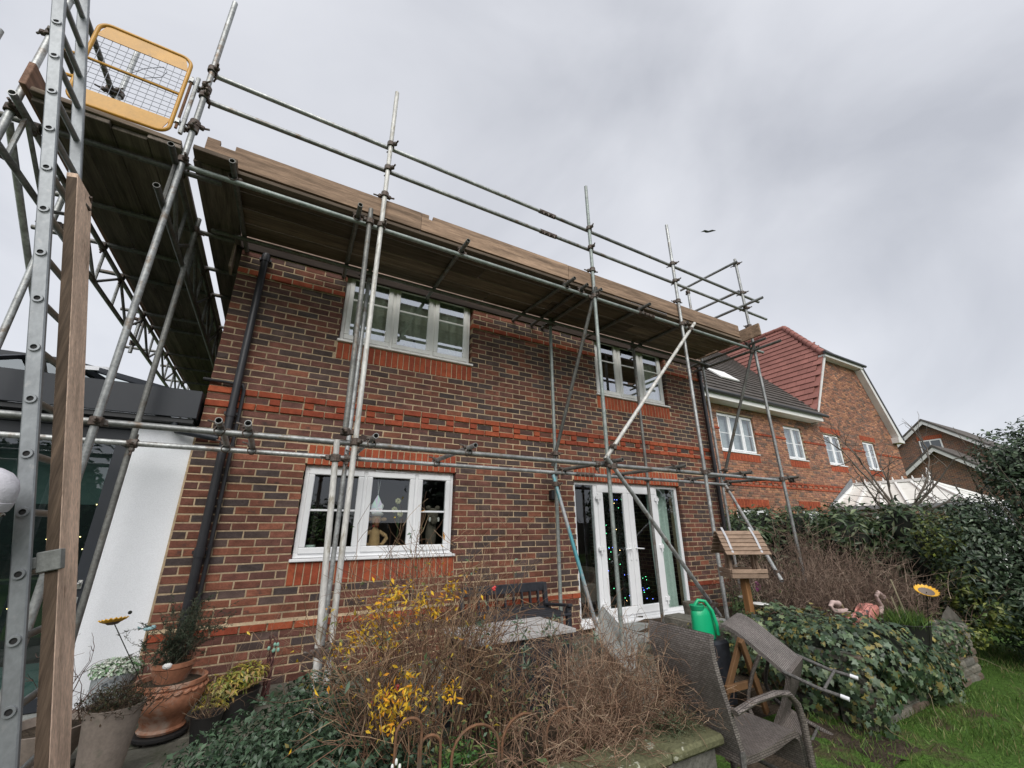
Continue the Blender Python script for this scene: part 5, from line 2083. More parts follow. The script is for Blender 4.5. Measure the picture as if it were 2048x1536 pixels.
# dead grass stalks against the wall
t = thing('dry_stalks', (.05, 4.7, .15), 'thin dry grass stalks in front of the brick plinth behind the urn', 'dead plant')
st_, tips = bush_stems((.0, 4.55, .2), 26, .62, .28, kids=2, kl=.3, r=.0022, box=(.16, .08))
twigs('stems', st_, t, [(.30, .22, .15), (.22, .15, .10)])
# twisted willow bundle
t = thing('twisted_stake', (.20, 4.5, .15), 'twisted reddish willow bundle with pale green beads by the brick wall', 'ornament')
b = MB()
for k in range(5):
    P = []
    for i in range(14):
        u = i / 13
        a = u * 7 + k * 1.257
        r_ = .022 + .03 * max(0, u - .65)
        P.append((.20 + r_ * math.cos(a), 4.5 + r_ * math.sin(a), .2 + .45 * u))
    b.path(P, [.010 - .006 * i / 13 for i in range(14)], 6)
b.build('stems', mat('red_twig', (.09, .035, .03), .7), t, smooth=True)
b = MB()
for k in range(6):
    b.ell((.205 + rnd.uniform(-.04, .04), 4.46, .54 + rnd.uniform(-.05, .06)), (.012, .01, .017), 8, 6)
b.build('beads', mat('pale_green', (.20, .38, .30), .4), t, smooth=True)

def sunflower(label, c, r, tilt, az, foot, center_up=True):
    t = thing('sunflower_dish', foot, label, 'garden ornament', 'sunflower bird dishes on stakes')
    m3 = Matrix.Rotation(az, 3, 'Z') @ Matrix.Rotation(tilt, 3, 'X')
    b = MB()
    for k in range(18):
        a = k / 18 * 2 * math.pi
        for w in (0,):
            p = [Vector((math.cos(a + d_) * rr_, math.sin(a + d_) * rr_, h)) for (d_, rr_, h) in ((-.15, r * .6, 0), (.15, r * .6, 0), (.17, r * .92, .012), (0, r * 1.03, .02), (-.17, r * .92, .012))]
            V = [m3 @ q + Vector(c) for q in p] + [m3 @ (q + Vector((0, 0, -.006))) + Vector(c) for q in p]
            F = [[0, 1, 2, 3, 4], [9, 8, 7, 6, 5]] + [[i, (i + 1) % 5, (i + 1) % 5 + 5, i + 5] for i in range(5)]
            b.add(V, F)
    b.build('petals', M['sun_yellow'], t)
    b = MB()
    b.lathe([(0, -.022), (r * .35, -.018), (r * .66, .0), (r * .66, .004), (r * .3, -.012), (0, -.014)], c, 20, M3=m3, cap=False)
    b.build('dish', M['sun_center'], t, smooth=True)
    b = MB()
    b.path([foot, c], .003, 6)
    b.build('stake', M['stake'], t)
    return t
t = sunflower('yellow sunflower dish on a thin dark stake in front of the white wall', (-.805, 4.08, .915), .075, R(-12), R(30), (-.545, 4.12, .47))
b = MB()
b.ell((-.725, 4.06, .965), (.012, .012, .012), 8, 6)
b.build('bead', M['stake'], t)
sunflower('yellow sunflower dish on a stake before the dark shrub on the right', (5.32, 1.80, .93), .085, R(28), R(-45), (5.4, 1.95, .3))
t = thing('bird_ornament', (-.64, 4.4, .5), 'small pale blue bird ornament on a wire by the corner of the bricks', 'ornament')
b = MB()
b.ell((-.655, 4.40, .80), (.03, .014, .014), 10, 6)
b.ell((-.625, 4.40, .807), (.018, .015, .016), 8, 6)
b.add([(-.68, 4.40, .80), (-.72, 4.395, .825), (-.715, 4.405, .80)], [[0, 1, 2]])
b.add([(-.655, 4.395, .81), (-.69, 4.37, .845), (-.64, 4.395, .812)], [[0, 1, 2]])
b.build('body', M['bird_blue'], t)
b = MB()
b.path([(-.65, 4.4, .79), (-.62, 4.4, .5)], .002, 5)
b.build('wire', M['stake'], t)

# =================================================================== CHAIRS, WATERING CAN, BIRD TABLE
def set_uv(o, s=1.0):
    me = o.data
    uv = me.uv_layers.new(name='UVMap')
    for p in me.polygons:
        n_ = p.normal
        ax = max(range(3), key=lambda i: abs(n_[i]))
        for li in p.loop_indices:
            v = me.vertices[me.loops[li].vertex_index].co
            q = (v.y, v.z) if ax == 0 else (v.x, v.z) if ax == 1 else (v.x, v.y)
            uv.data[li].uv = (q[0] * s, q[1] * s)
def chair(loc, M3, s, label, wf=1.0):
    t = thing('wicker_chair', loc, label, 'chair', 'brown wicker armchairs')
    L = Vector(loc)
    T_ = lambda p: L + M3 @ (Vector((p[0] * wf, p[1], p[2])) * s)
    W = .235 * wf
    def strip(name, prof, th, m, hw=W, nx=4):
        b = MB()
        n = len(prof)
        V, F = [], []
        for side in (0, 1):
            for i, (y, z) in enumerate(prof):
                a = prof[max(0, i - 1)]
                c_ = prof[min(n - 1, i + 1)]
                d = Vector((0, c_[0] - a[0], c_[1] - a[1])).normalized()
                nn = Vector((0, -d.z, d.y)) * (th * (.5 if side else -.5))
                for k in range(nx + 1):
                    V.append(Vector((-hw + 2 * hw * k / nx, y, z)) + nn)
        g = lambda sd, i, k: sd * n * (nx + 1) + i * (nx + 1) + k
        for i in range(n - 1):
            for k in range(nx):
                F.append([g(0, i, k), g(0, i, k + 1), g(0, i + 1, k + 1), g(0, i + 1, k)])
                F.append([g(1, i, k), g(1, i + 1, k), g(1, i + 1, k + 1), g(1, i, k + 1)])
            F.append([g(0, i, 0), g(0, i + 1, 0), g(1, i + 1, 0), g(1, i, 0)])
            F.append([g(0, i, nx), g(1, i, nx), g(1, i + 1, nx), g(0, i + 1, nx)])
        for i in (0, n - 1):
            for k in range(nx):
                F.append([g(0, i, k), g(1, i, k), g(1, i, k + 1), g(0, i, k + 1)])
        b.add(V, F)
        o = b.build(name, m, t, smooth=False, loc=(0, 0, 0))
        set_uv_strip(o, prof, hw, n, nx)
        me = o.data
        for v in me.vertices:
            v.co = M3 @ (v.co * s) + L - L
        o.location = (0, 0, 0)
        me.polygons.foreach_set('use_smooth', [True] * len(me.polygons))
        me.set_sharp_from_angle(angle=R(40))
        return o
    def set_uv_strip(o, prof, hw, n, nx):
        set_uv(o)
    strip('backrest', [(.03, .40), (.0, .50), (-.035, .62), (-.075, .75), (-.10, .86), (-.105, .95), (-.09, .985)], .03, M['wicker'])
    strip('seat', [(.0, .41), (.12, .40), (.28, .405), (.42, .425), (.49, .43), (.53, .41), (.545, .37), (.545, .27)], .035, M['wicker_band'], .23 * wf)
    for sx in (-1, 1):
        b = MB()
        b.path([T_((sx * .235, .01, .45)), T_((sx * .235, -.01, .2)), T_((sx * .24, -.045, .05))], .0145 * s, 8)
        b.build('leg', M['tube_brown'], t, smooth=True)
        b = MB()
        b.path([T_((sx * .24, -.045, .055)), T_((sx * .242, -.055, .0))], .016 * s, 10)
        b.build('foot_cap', M['cap_white'], t, smooth=True)
        b = MB()
        b.path([T_((sx * .262, -.035, .63)), T_((sx * .268, .12, .655)), T_((sx * .27, .32, .66)), T_((sx * .27, .44, .64)), T_((sx * .27, .51, .58)), T_((sx * .27, .535, .48)), T_((sx * .27, .54, .25)), T_((sx * .27, .53, .02))], .021 * s, 10, flat=.75)
        o = b.build('arm', M['wicker_band'], t, smooth=True)
        set_uv(o)
        b = MB()
        b.path([T_((sx * .27, .53, .045)), T_((sx * .27, .53, .0))], .0165 * s, 10)
        b.build('foot_cap', M['cap_white'], t, smooth=True)
    b = MB()
    b.path([T_((-.24, -.03, .16)), T_((.24, -.03, .16))], .011 * s, 8)
    b.path([T_((-.26, .53, .2)), T_((.26, .53, .2))], .011 * s, 8)
    b.build('stretcher', M['tube_brown'], t, smooth=True)
    return t
# upright chair: faces +X (local +Y -> world +X)
chair((2.23, 1.875, .0), Matrix.Rotation(R(-90), 3, 'Z'), .975, 'brown wicker armchair standing upright behind the block wall', .92)
x_ = Vector((.963, .257, .085)).normalized()
z_ = Vector((-.27, .892, .362))
z_ = (z_ - x_ * z_.dot(x_)).normalized()
y_ = z_.cross(x_)
chair((3.83, 1.88, .36), Matrix((x_, y_, z_)).transposed(), .86, 'brown wicker armchair tipped over with its white capped legs in the air')

t = thing('watering_can', (3.55, 2.75, .5), 'bright green plastic watering can standing behind the upright wicker chair', 'watering can')
c = Vector((3.40, 2.72, .60))
b = MB()
b.lathe([(.11, 0), (.118, .01), (.12, .05), (.112, .18), (.106, .215), (.085, .235), (.06, .238)], c, 24, M3=Matrix.Diagonal((1, .62, 1)))
b.build('body', M['green_plastic'], t, smooth=True)
b = MB()
b.path([c + Vector((-.085, .0, .20)), c + Vector((-.09, -.01, .26)), c + Vector((-.05, -.02, .30)), c + Vector((.0, -.05, .29)), c + Vector((.03, -.085, .22)), c + Vector((.045, -.10, .12)), c + Vector((.055, -.095, .04))], .014, 10)
b.build('handle', M['green_plastic'], t, smooth=True)
b = MB()
b.lathe([(.055, 0), (.062, .035), (.055, .04), (.048, .0)], c + Vector((-.05, 0, .222)), 16)
b.build('filler', M['green_dark'], t, smooth=True)
b = MB()
b.path([c + Vector((.07, .05, .04)), c + Vector((.16, .11, .12)), c + Vector((.22, .16, .17))], [.022, .018, .015], 10)
b.lathe([(.015, 0), (.035, .04), (.035, .048)], c + Vector((.22, .16, .17)), 12, M3=Matrix.Rotation(R(-40), 3, 'X'))
b.build('spout', M['green_plastic'], t, smooth=True)
t = thing('storage_box', (3.5, 2.75, .13), 'low dark crate under the green watering can', 'crate')
b = MB()
b.span((3.24, 2.60, .13), (3.56, 2.86, .597), bev=.02)
b.build('box', M['black_wood'], t)

t = thing('trestle', (3.2, 2.45, .13), 'orange stained wooden trestle legs in the dark gap behind the chairs', 'trestle')
for (p_, q_) in (((3.42, 2.40, .66), (3.16, 2.5, .13)), ((3.36, 2.36, .66), (3.62, 2.42, .13)), ((3.20, 2.44, .34), (3.58, 2.42, .34))):
    b = MB()
    b.bar(p_, q_, .05, .03, (0, 1, 0), .004)
    b.build('leg', M['trestle'], t)
# bird table
fx, fy = 4.60, 3.07
t = thing('bird_table', (fx, fy, .2), 'wooden bird table with slatted roof on an orange stained post', 'bird table')
b = MB()
b.bar((fx, fy, .05), (fx, fy, 1.0), .07, .07, (1, 0, 0), .006)
b.build('post', M['feeder_orange'], t)
for (dx, dy) in ((.36, .1), (-.36, -.1), (.1, -.36), (-.1, .36)):
    b = MB()
    b.bar((fx + dx, fy + dy, .03), (fx + dx * .12, fy + dy * .12, .34), .05, .04, (0, 0, 1), .004)
    b.build('leg', M['feeder_orange'], t)
az = Matrix.Rotation(R(-29), 3, 'Z')
FS = .60
fc = Vector((fx, fy, 0))
def fp(x, y, z):
    return fc + az @ Vector((x * FS, y * FS, 0)) + Vector((0, 0, z))
b = MB()
b.box(fp(0, 0, 1.005), (.60 * FS, .42 * FS, .02), az, bev=.003)
b.build('tray', M['feeder_wood'], t)
for (x, y, lx, ly) in ((0, -.215, .64, .022), (0, .215, .64, .022), (-.31, 0, .022, .41), (.31, 0, .022, .41)):
    for k in range(2):
        b = MB()
        b.box(fp(x, y * (1 + .04 * k), 1.0 + k * .048), (lx * (FS if lx > .1 else 1), ly * (FS if ly > .1 else 1), .040), az, bev=.004)
        b.build('tray_edge', M['feeder_wood'], t)
for sx in (-1, 1):
    b = MB()
    P = [fp(sx * .27, -.12, 1.03), fp(sx * .25, -.08, 1.07), fp(sx * .24, -.06, 1.14), fp(sx * .235, -.06, 1.27)]
    b.path(P, [.02, .018, .017, .017], 6)
    P = [fp(sx * .27, .12, 1.03), fp(sx * .25, .08, 1.07), fp(sx * .24, .06, 1.14), fp(sx * .235, .06, 1.27)]
    b.path(P, [.02, .018, .017, .017], 6)
    b.build('bracket', M['feeder_wood'], t)
    b = MB()
    q = [fp(sx * .27, -.22, 1.24), fp(sx * .27, .22, 1.24), fp(sx * .27, 0, 1.46)]
    q2 = [fp(sx * .25, -.22, 1.24), fp(sx * .25, .22, 1.24), fp(sx * .25, 0, 1.46)]
    b.add(q + q2, [[0, 1, 2], [5, 4, 3], [0, 3, 4, 1], [1, 4, 5, 2], [2, 5, 3, 0]])
    b.build('gable', M['feeder_wood'], t)
for sy in (-1, 1):
    for k in range(6):
        u = k / 6
        y = sy * (.285 - .27 * u)
        z = 1.235 + .235 * u
        b = MB()
        m3 = az @ Matrix.Rotation(sy * R(-50 + 9), 3, 'X')
        b.box(fp(0, y, z), (.80 * FS, .058, .012), m3, bev=.003)
        b.build('roof_slat', M['feeder_wood'], t)
for sx in (-.27, .25):
    b = MB()
    b.path([fp(sx, -.305, 1.225), fp(sx, -.15, 1.385), fp(sx, -.005, 1.49)], .012, 4, flat=.3)
    b.build('strap', M['felt'], t)
for (dx, z, s_) in ((.14, .70, 1), (.05, .76, .8)):
    b = MB()
    b.lathe([(0, 0), (.07 * s_, .004), (.085 * s_, .016), (.08 * s_, .022), (0, .02)], (fx + dx, fy - .04 + (.1 if s_ < 1 else 0), z), 14, cap=False)
    b.build('shelf_fungus', M['white_paint'], t, smooth=True)

# =================================================================== FLAMINGOS, BLACK POT, ORNAMENTS
def flamingo(label, loc, heading, s, neck):
    t = thing('flamingo_ornament', loc, label, 'garden ornament', 'pink flamingo ornaments')
    m3 = Matrix.Rotation(heading, 3, 'Z')
    T_ = lambda p: Vector(loc) + m3 @ (Vector(p) * s)
    b = MB()
    tilt = m3 @ Matrix.Rotation(R(-18), 3, 'Y')
    b.ell(T_((0, 0, .62)), (.17 * s, .085 * s, .095 * s), 20, 12, tilt)
    b.ell(T_((-.15, 0, .60)), (.11 * s, .05 * s, .05 * s), 14, 8, m3 @ Matrix.Rotation(R(20), 3, 'Y'))
    b.build('body', M['flamingo'], t, smooth=True)
    for sy in (-1, 1):
        b = MB()
        b.ell(T_((-.03, sy * .075, .63)), (.16 * s, .02 * s, .07 * s), 14, 8, tilt)
        b.build('wing', M['flamingo'], t, smooth=True)
    b = MB()
    b.path([T_(p) for p in neck], [.045 * s, .034 * s, .027 * s, .024 * s, .023 * s, .024 * s, .03 * s][:len(neck)], 10)
    e = Vector(neck[-1])
    d = (Vector(neck[-1]) - Vector(neck[-2])).normalized()
    b.ell(T_(e), (.045 * s, .03 * s, .033 * s), 12, 8, m3)
    b.build('neck', M['flamingo_neck'], t, smooth=True)
    b = MB()
    b.path([T_(e + d * .03), T_(e + d * .08 + Vector((.01, 0, -.01))), T_(e + d * .11 + Vector((0, 0, -.045)))], [.02 * s, .016 * s, .006 * s], 8)
    b.build('beak', mat('beak', (.33, .27, .17), .5), t, smooth=True)
    for sy in (-1, 1):
        b = MB()
        b.path([T_((.0, sy * .03, .54)), T_((.01, sy * .03, .28)), T_((.0, sy * .03, .0))], .008 * s, 6)
        b.build('leg', M['stake'], t)
    return t
flamingo('pink flamingo ornament with its neck bent low above the ivy', (5.90, 2.7, -.10), R(180), .95, [(.06, 0, .67), (.14, 0, .74), (.28, 0, .75), (.42, 0, .77), (.46, 0, .82), (.40, 0, .855), (.28, 0, .83)])
flamingo('pink flamingo ornament with a tall curved neck right of the other', (6.36, 2.75, -.06), R(0), .95, [(.16, 0, .61), (.32, 0, .60), (.39, 0, .66), (.34, 0, .73), (.32, 0, .78), (.40, 0, .82), (.50, 0, .76)])
c = (5.42, 2.06, .42)
t = lathe_thing('black_tub', 'wide black plastic tub planted with grass on the ivy wall', 'plant pot', c, [(.14, 0), (.175, .19), (.19, .21), (.18, .215), (.165, .18)], M['black_pot'])
soil_disc(t, c, .165, .605)
n = 420
P = np.stack([c[0] + nr.normal(size=n) * .09, c[1] + nr.normal(size=n) * .08, np.full(n, .60)], 1)
V, F, T = leaves(P, unit(nr.normal(size=(n, 3)) * [1, 1, .2]), np.stack([nr.normal(size=n) * .35, nr.normal(size=n) * .35, np.ones(n)], 1), .13, .008, pick([(.09, .17, .03), (.13, .20, .04), (.06, .12, .03)], n), fold=.1)
np_mesh('grass', V, F, T, M['grass'], t)
b = MB()
b.path([(5.38, 2.06, .55), (5.28, 2.06, .86)], .006, 5)
b.path([(5.52, 2.06, .55), (5.42, 2.08, 1.0)], .006, 5)
b.path([(5.55, 2.08, .55), (5.52, 2.1, .84)], .005, 5)
b.build('stalk', mat('dry_stalk', (.38, .33, .22), .8), t)
t = thing('metal_leaf', (6.82, 2.16, .0), 'grey metal leaf ornament leaning in the shrub right of the tub', 'garden ornament')
b = MB()
b.add([(6.58, 2.20, .46), (6.70, 2.18, .57), (6.84, 2.16, .64), (6.92, 2.14, .56), (7.0, 2.12, .47), (6.82, 2.15, .43), (6.81, 2.14, .52)], [[0, 1, 6], [1, 2, 6], [2, 3, 6], [3, 4, 6], [4, 5, 6], [5, 0, 6]])
o = b.build('leaf', M['leaf_metal'], t)
md = o.modifiers.new('thickness', 'SOLIDIFY')
md.thickness = .006
b = MB()
b.path([(6.82, 2.16, .44), (6.84, 2.2, .0)], .005, 5)
b.build('stake', M['stake'], t)
c = (7.1, 2.2, .18)
t = lathe_thing('terracotta_jar', 'terracotta jar lying half hidden at the foot of the tall shrub', 'plant pot', c, [(.05, 0), (.07, .05), (.08, .11), (.06, .17), (.068, .20), (.058, .20)], M['terracotta'], 20)

# =================================================================== RUSTY HOOPS in the bed
t = thing('hoop_edging', (1.1, 2.05, .3), 'rusty wire hoop edging standing in the overgrown bed at the bottom', 'edging')
hx = [(.60, .71, .74), (.705, .80, .66), (.85, 1.08, .66), (1.10, 1.33, .655), (1.34, 1.56, .64)]
for i, (a, c_, zt_) in enumerate(hx):
    b = MB()
    P = [(a, 2.06, .28)]
    r_ = (c_ - a) / 2
    for k in range(11):
        an = math.pi - math.pi * k / 10
        P.append(((a + c_) / 2 + r_ * math.cos(an), 2.06 + .008 * (i % 2), zt_ - r_ * .9 + r_ * .9 * math.sin(an)))
    P.append((c_, 2.06, .28))
    b.path(P, .0062, 6)
    b.build('hoop', M['rust'], t, smooth=True)
b = MB()
b.path([(.60, 2.07, .50), (.95, 2.07, .43), (1.3, 2.07, .46), (1.56, 2.07, .45)], .005, 6)
b.build('rail', M['rust'], t)

# =================================================================== PLANTS
def root_thing(name, loc, label, cat, group=None):
    return thing(name, loc, label, cat, group)
# evergreen bush, bottom left of centre
t = root_thing('evergreen_bush', (.35, 2.75, .15), 'dense grey green evergreen bush at the bottom left of the bed', 'bush')
EB = [(.30, 2.85, .38, .42, .50, .30), (.62, 2.62, .30, .34, .42, .26), (-.02, 2.95, .30, .30, .40, .22), (.45, 3.1, .46, .26, .34, .24), (.80, 2.42, .24, .26, .34, .22), (.45, 2.36, .36, .34, .26, .24), (.16, 2.6, .34, .34, .30, .24), (.62, 2.22, .30, .24, .2, .2), (-.22, 3.0, .20, .22, .3, .16)]
n = 16000
C, N_ = cloud(EB, n, .5)
V, F, T = leaves(C, unit(N_ + nr.normal(size=C.shape) * .55 + [0, -.1, .4]), N_ * .4 + nr.normal(size=C.shape) * .7 + [0, 0, .4], .036, .0185, pick([(.040, .078, .040), (.056, .10, .054), (.088, .135, .085), (.028, .056, .030)], n, .22))
np_mesh('foliage', V, F, T, M['leaf'], t)
st_, tips = bush_stems((.35, 2.85, .15), 30, .42, .5, kids=3, r=.005, box=(.2, .15))
twigs('stems', st_, t, [(.06, .05, .035)])
# central shrub: bare twigs with yellow leaves
t = root_thing('yellow_leaved_shrub', (1.0, 2.5, .35), 'bare twiggy shrub with a few bright yellow leaves in front of the lower window', 'shrub')
S = []
TP = []
for (bx, by, bz, n_, h, sp, tl) in ((.82, 2.62, .3, 44, .88, .24, (-.10, 0)), (1.10, 2.66, .3, 42, 1.0, .20, (.04, 0)), (.70, 2.45, .3, 30, .86, .20, (-.12, 0)), (1.36, 2.62, .3, 36, .62, .24, (.06, 0))):
    s_, tp = bush_stems((bx, by, bz), n_, h, sp, bend=.14, kids=6, kl=.36, r=.0042, box=(.10, .08), levels=3, tilt=tl)
    S += s_
    TP.append(tp)
twigs('twigs', S, t, [(.22, .13, .08), (.16, .09, .06), (.28, .18, .11), (.34, .24, .15), (.11, .065, .045)])
TP = np.concatenate(TP)
yc = np.array([(0.54, 2.5, 1.0), (0.62, 2.5, 0.95), (0.69, 2.5, 1.16), (0.62, 2.5, 1.13), (0.89, 2.5, 1.07), (0.79, 2.5, 1.06), (0.41, 2.5, 0.93), (0.62, 2.25, 0.79), (0.58, 2.25, 0.76), (0.68, 2.25, 0.83), (0.71, 2.25, 0.76), (0.9, 2.25, 0.75), (0.63, 2.25, 0.69), (0.6, 2.25, 0.68), (0.7, 2.25, 0.72), (0.69, 2.5, 1.03), (0.82, 2.5, 1.12), (0.56, 2.5, 1.05), (0.5, 2.5, 0.97), (0.65, 2.5, 0.92), (1.0, 2.5, 1.16)])
P = []
for q in yc:
    k = nr.integers(22, 52)
    P.append(q + nr.normal(size=(k, 3)) * [.032, .04, .026])
sel = TP[(TP[:, 0] < 1.25)]
sel = sel[nr.choice(len(sel), 150, replace=False)]
P = np.concatenate(P + [sel])
V, F, T = leaves(P, unit(nr.normal(size=P.shape) + [0, -.6, .3]), nr.normal(size=P.shape) + [0, 0, -.2], .030, .011, pick([(.62, .37, .02), (.70, .45, .03), (.55, .40, .06), (.60, .26, .02)], len(P), .15))
np_mesh('yellow_leaves', V, F, T, M['leaf_matt'], t)
gl = TP[nr.choice(len(TP), 420, replace=True)] + nr.normal(size=(420, 3)) * .02
gl2 = np.stack([nr.uniform(.75, 1.7, 300), nr.uniform(2.1, 2.6, 300), nr.uniform(.38, .62, 300)], 1)
gl = np.concatenate([gl, gl2])
V, F, T = leaves(gl, unit(nr.normal(size=gl.shape) + [0, -.4, .5]), nr.normal(size=gl.shape), .030, .012, pick([(.10, .16, .07), (.16, .17, .06), (.22, .19, .07), (.12, .18, .12)], len(gl), .2))
np_mesh('green_leaves', V, F, T, M['leaf_matt'], t)
b = MB()
for (x, y, z) in ((.585, 2.5, .70), (.60, 2.48, .685), (.66, 2.46, .71), (1.33, 2.62, 1.13), (.72, 2.5, .72)):
    for k in range(3):
        b.ell((x + rnd.uniform(-.012, .012), y, z + rnd.uniform(-.01, .01)), (.012, .01, .009), 7, 5)
b.build('berries', mat('red_petal', (.55, .05, .05), .5), t, smooth=True)
# tall silvery stems with green tufts (buddleia) at the bench
t = root_thing('silver_leaved_shrub', (1.75, 2.9, .3), 'thin upright stems with grey green leaf tufts in front of the dark bench', 'shrub')
s_, tp = bush_stems((1.60, 2.62, .3), 14, .66, .22, bend=.08, kids=3, kl=.3, r=.0036, box=(.16, .08))
twigs('stems', s_, t, [(.17, .12, .08), (.12, .075, .055)])
P = np.repeat(tp[nr.choice(len(tp), 34, replace=False)], 13, 0)
D = unit(nr.normal(size=P.shape) + [0, 0, .5])
V, F, T = leaves(P, unit(nr.normal(size=P.shape) + [0, 0, .4]), D, .038, .010, pick([(.14, .20, .15), (.10, .16, .10), (.20, .25, .18)], len(P), .15))
np_mesh('foliage', V, F, T, M['leaf_matt'], t)
# drooping brown twig bush in front of chair
t = root_thing('brown_twig_bush', (1.9, 2.2, .4), 'dense drooping brown twigs of a bare bush beside the upright wicker chair', 'shrub')
S = []
for (bx, by, n_, h, tl, gr_, sp) in ((1.75, 2.15, 60, .52, (.35, 0), -.03, .42), (1.95, 2.05, 55, .46, (.45, -.05), -.05, .42), (1.55, 2.05, 46, .42, (.0, -.2), -.09, .48), (1.72, 2.3, 34, .62, (.2, 0), .0, .3), (1.35, 1.98, 34, .36, (.0, -.2), -.1, .5)):
    s_, tp = bush_stems((bx, by, .38), n_, h, sp, bend=.17, grav=gr_, kids=6, kl=.42, r=.0034, box=(.10, .07), levels=3, tilt=tl)
    S += s_
twigs('twigs', S, t, [(.27, .165, .11), (.20, .12, .08), (.33, .22, .15), (.40, .29, .20), (.14, .085, .06)])
# low herbs along the coping and in the bed
def tuft(name, label, cat, ells, n, L, W_, cols, mt='leaf_matt', up=.4, shell=.9):
    t = thing(name, (ells[0][0], ells[0][1], ells[0][2] - ells[0][5]), label, cat)
    C, N_ = cloud(ells, n, shell)
    V, F, T = leaves(C, unit(N_ + nr.normal(size=C.shape) * .5 + [0, -.1, up]), N_ * .5 + nr.normal(size=C.shape) * .7, L, W_, pick(cols, n, .2))
    np_mesh('foliage', V, F, T, M[mt], t)
    return t
tuft('thyme_mound', 'small soft green mound spilling over the mossy coping', 'plant', [(2.02, 1.86, .53, .17, .12, .085), (1.86, 1.92, .50, .12, .08, .06)], 2600, .014, .004, [(.075, .095, .045), (.05, .07, .035), (.11, .125, .07)])
tuft('bed_weeds', 'fresh green leafy weeds in the bed below the rusty hoops', 'plants', [(.72, 2.0, .44, .16, .12, .10), (.95, 2.02, .42, .14, .12, .09), (.55, 2.1, .40, .12, .12, .09), (1.0, 2.3, .44, .22, .1, .1)], 1800, .03, .010, [(.05, .13, .03), (.07, .16, .035), (.04, .10, .03), (.12, .17, .05)], shell=1.0)
tuft('broad_leaf_plant', 'a few broad green leaves low in the bed right of the hoops', 'plant', [(1.33, 1.96, .42, .10, .06, .08), (1.55, 1.95, .44, .08, .05, .06)], 46, .07, .04, [(.06, .13, .04), (.09, .15, .05)], 'leaf')
tuft('litter_plants', 'brown and green leaf litter over the soil of the raised bed', 'leaf litter', [(1.2, 2.2, .40, .8, .3, .05), (.5, 2.1, .40, .5, .25, .05)], 1600, .028, .014, [(.11, .07, .04), (.16, .11, .06), (.07, .05, .03), (.06, .08, .03)])
t = thing('snowdrops', (.64, 2.02, .4), 'white snowdrop flowers beside the rusty hoops', 'flowers')
b, b2 = MB(), MB()
for (x, z) in ((.585, .60), (.60, .615), (.615, .595), (.95, .46), (1.03, .45)):
    b.ell((x, 2.03, z), (.006, .006, .012), 7, 5)
    b2.path([(x + .01, 2.03, .38), (x + .006, 2.03, z + .01)], .0016, 4)
b.build('petals', M['white_paint'], t)
b2.build('stem', mat('stem_pale', (.10, .16, .07), .7), t)
# plants by the doors
tuft('fern_plant', 'light green leaves climbing beside the right hand edge of the doors', 'plant', [(5.98, 4.1, .42, .16, .12, .20), (6.35, 4.2, .50, .14, .12, .16), (5.6, 3.7, .3, .2, .15, .12)], 900, .05, .018, [(.10, .15, .06), (.07, .12, .05), (.16, .20, .08)], shell=1.0)
t = thing('magenta_flowers', (6.4, 4.2, .2), 'magenta flowers behind the post of the bird table', 'flowers')
st_, tp = bush_stems((6.4, 4.3, .2), 26, .5, .3, kids=3, r=.003, box=(.14, .1))
twigs('stems', st_, t, [(.09, .12, .06)])
P = np.repeat(tp, 5, 0) + nr.normal(size=(len(tp) * 5, 3)) * .04
V, F, T = leaves(P, unit(nr.normal(size=P.shape)), nr.normal(size=P.shape), .05, .014, pick([(.09, .13, .07), (.13, .16, .09)], len(P)))
np_mesh('foliage', V, F, T, M['leaf_matt'], t)
for (x, z) in ((6.42, .72), (6.46, .70), (6.74, .66), (6.76, .62), (6.72, .59), (6.50, .50), (6.46, .48), (6.55, .46)):
    b = MB()
    for k in range(4):
        b.ell((x + rnd.uniform(-.012, .012), 4.30 + rnd.uniform(-.02, .02), z + rnd.uniform(-.03, .03)), (.030, .02, .028), 7, 5)
    b.build('petals', M['magenta'], t, smooth=True)

# ivy over the wall: five-lobed leaves in one mass
t = thing('ivy', (4.9, 2.4, .0), 'variegated green ivy cascading over the low wall beside the tipped chair', 'ivy')
n = 16000
IV = [(4.55, 2.35, .42, .32, .42, .30), (4.85, 2.15, .42, .40, .34, .30), (5.25, 2.12, .30, .40, .24, .24), (4.7, 2.8, .48, .45, .5, .22), (5.3, 2.5, .34, .5, .35, .12),
      (4.42, 2.08, .20, .22, .18, .30), (5.9, 2.25, .32, .40, .25, .14), (6.3, 2.2, .42, .35, .2, .10), (5.6, 2.0, .22, .3, .1, .24), (4.32, 2.6, .22, .12, .5, .26), (4.32, 3.3, .25, .14, .5, .26), (6.2, 2.08, .40, .5, .12, .14), (5.9, 2.0, .1, .16, .08, .2)]
C, N_ = cloud(IV, n, .25)
C = C + N_ * (.05 * np.sin(C[:, :1] * 17 + 1) * np.sin(C[:, 1:2] * 15) + .035 * np.sin(C[:, 2:] * 23 + C[:, :1] * 9))
k_ = C[:, 2] > -.02
C, N_ = C[k_], N_[k_]
n = len(C)
V, F, T = ivy_leaves(C, unit(N_ + nr.normal(size=C.shape) * .35 + [-.15, -.25, .25]), nr.normal(size=C.shape) * .6 + [0, -.2, -.6], .043, pick([(.042, .078, .036), (.06, .10, .045), (.085, .13, .058), (.15, .19, .09), (.03, .055, .03), (.11, .16, .10), (.042, .08, .036), (.06, .10, .045), (.25, .21, .06)], n, .2))
np_mesh('leaves', V, F, T, M['leaf'], t)
S = []
for k in range(46):
    p = C[nr.integers(0, n)]
    S.append((wander(p, (nr.normal() * .6 + .3, -.6 + nr.normal() * .3, -.35), nr.uniform(.2, .55), 6, .25, -.09)[0], .003, .0012))
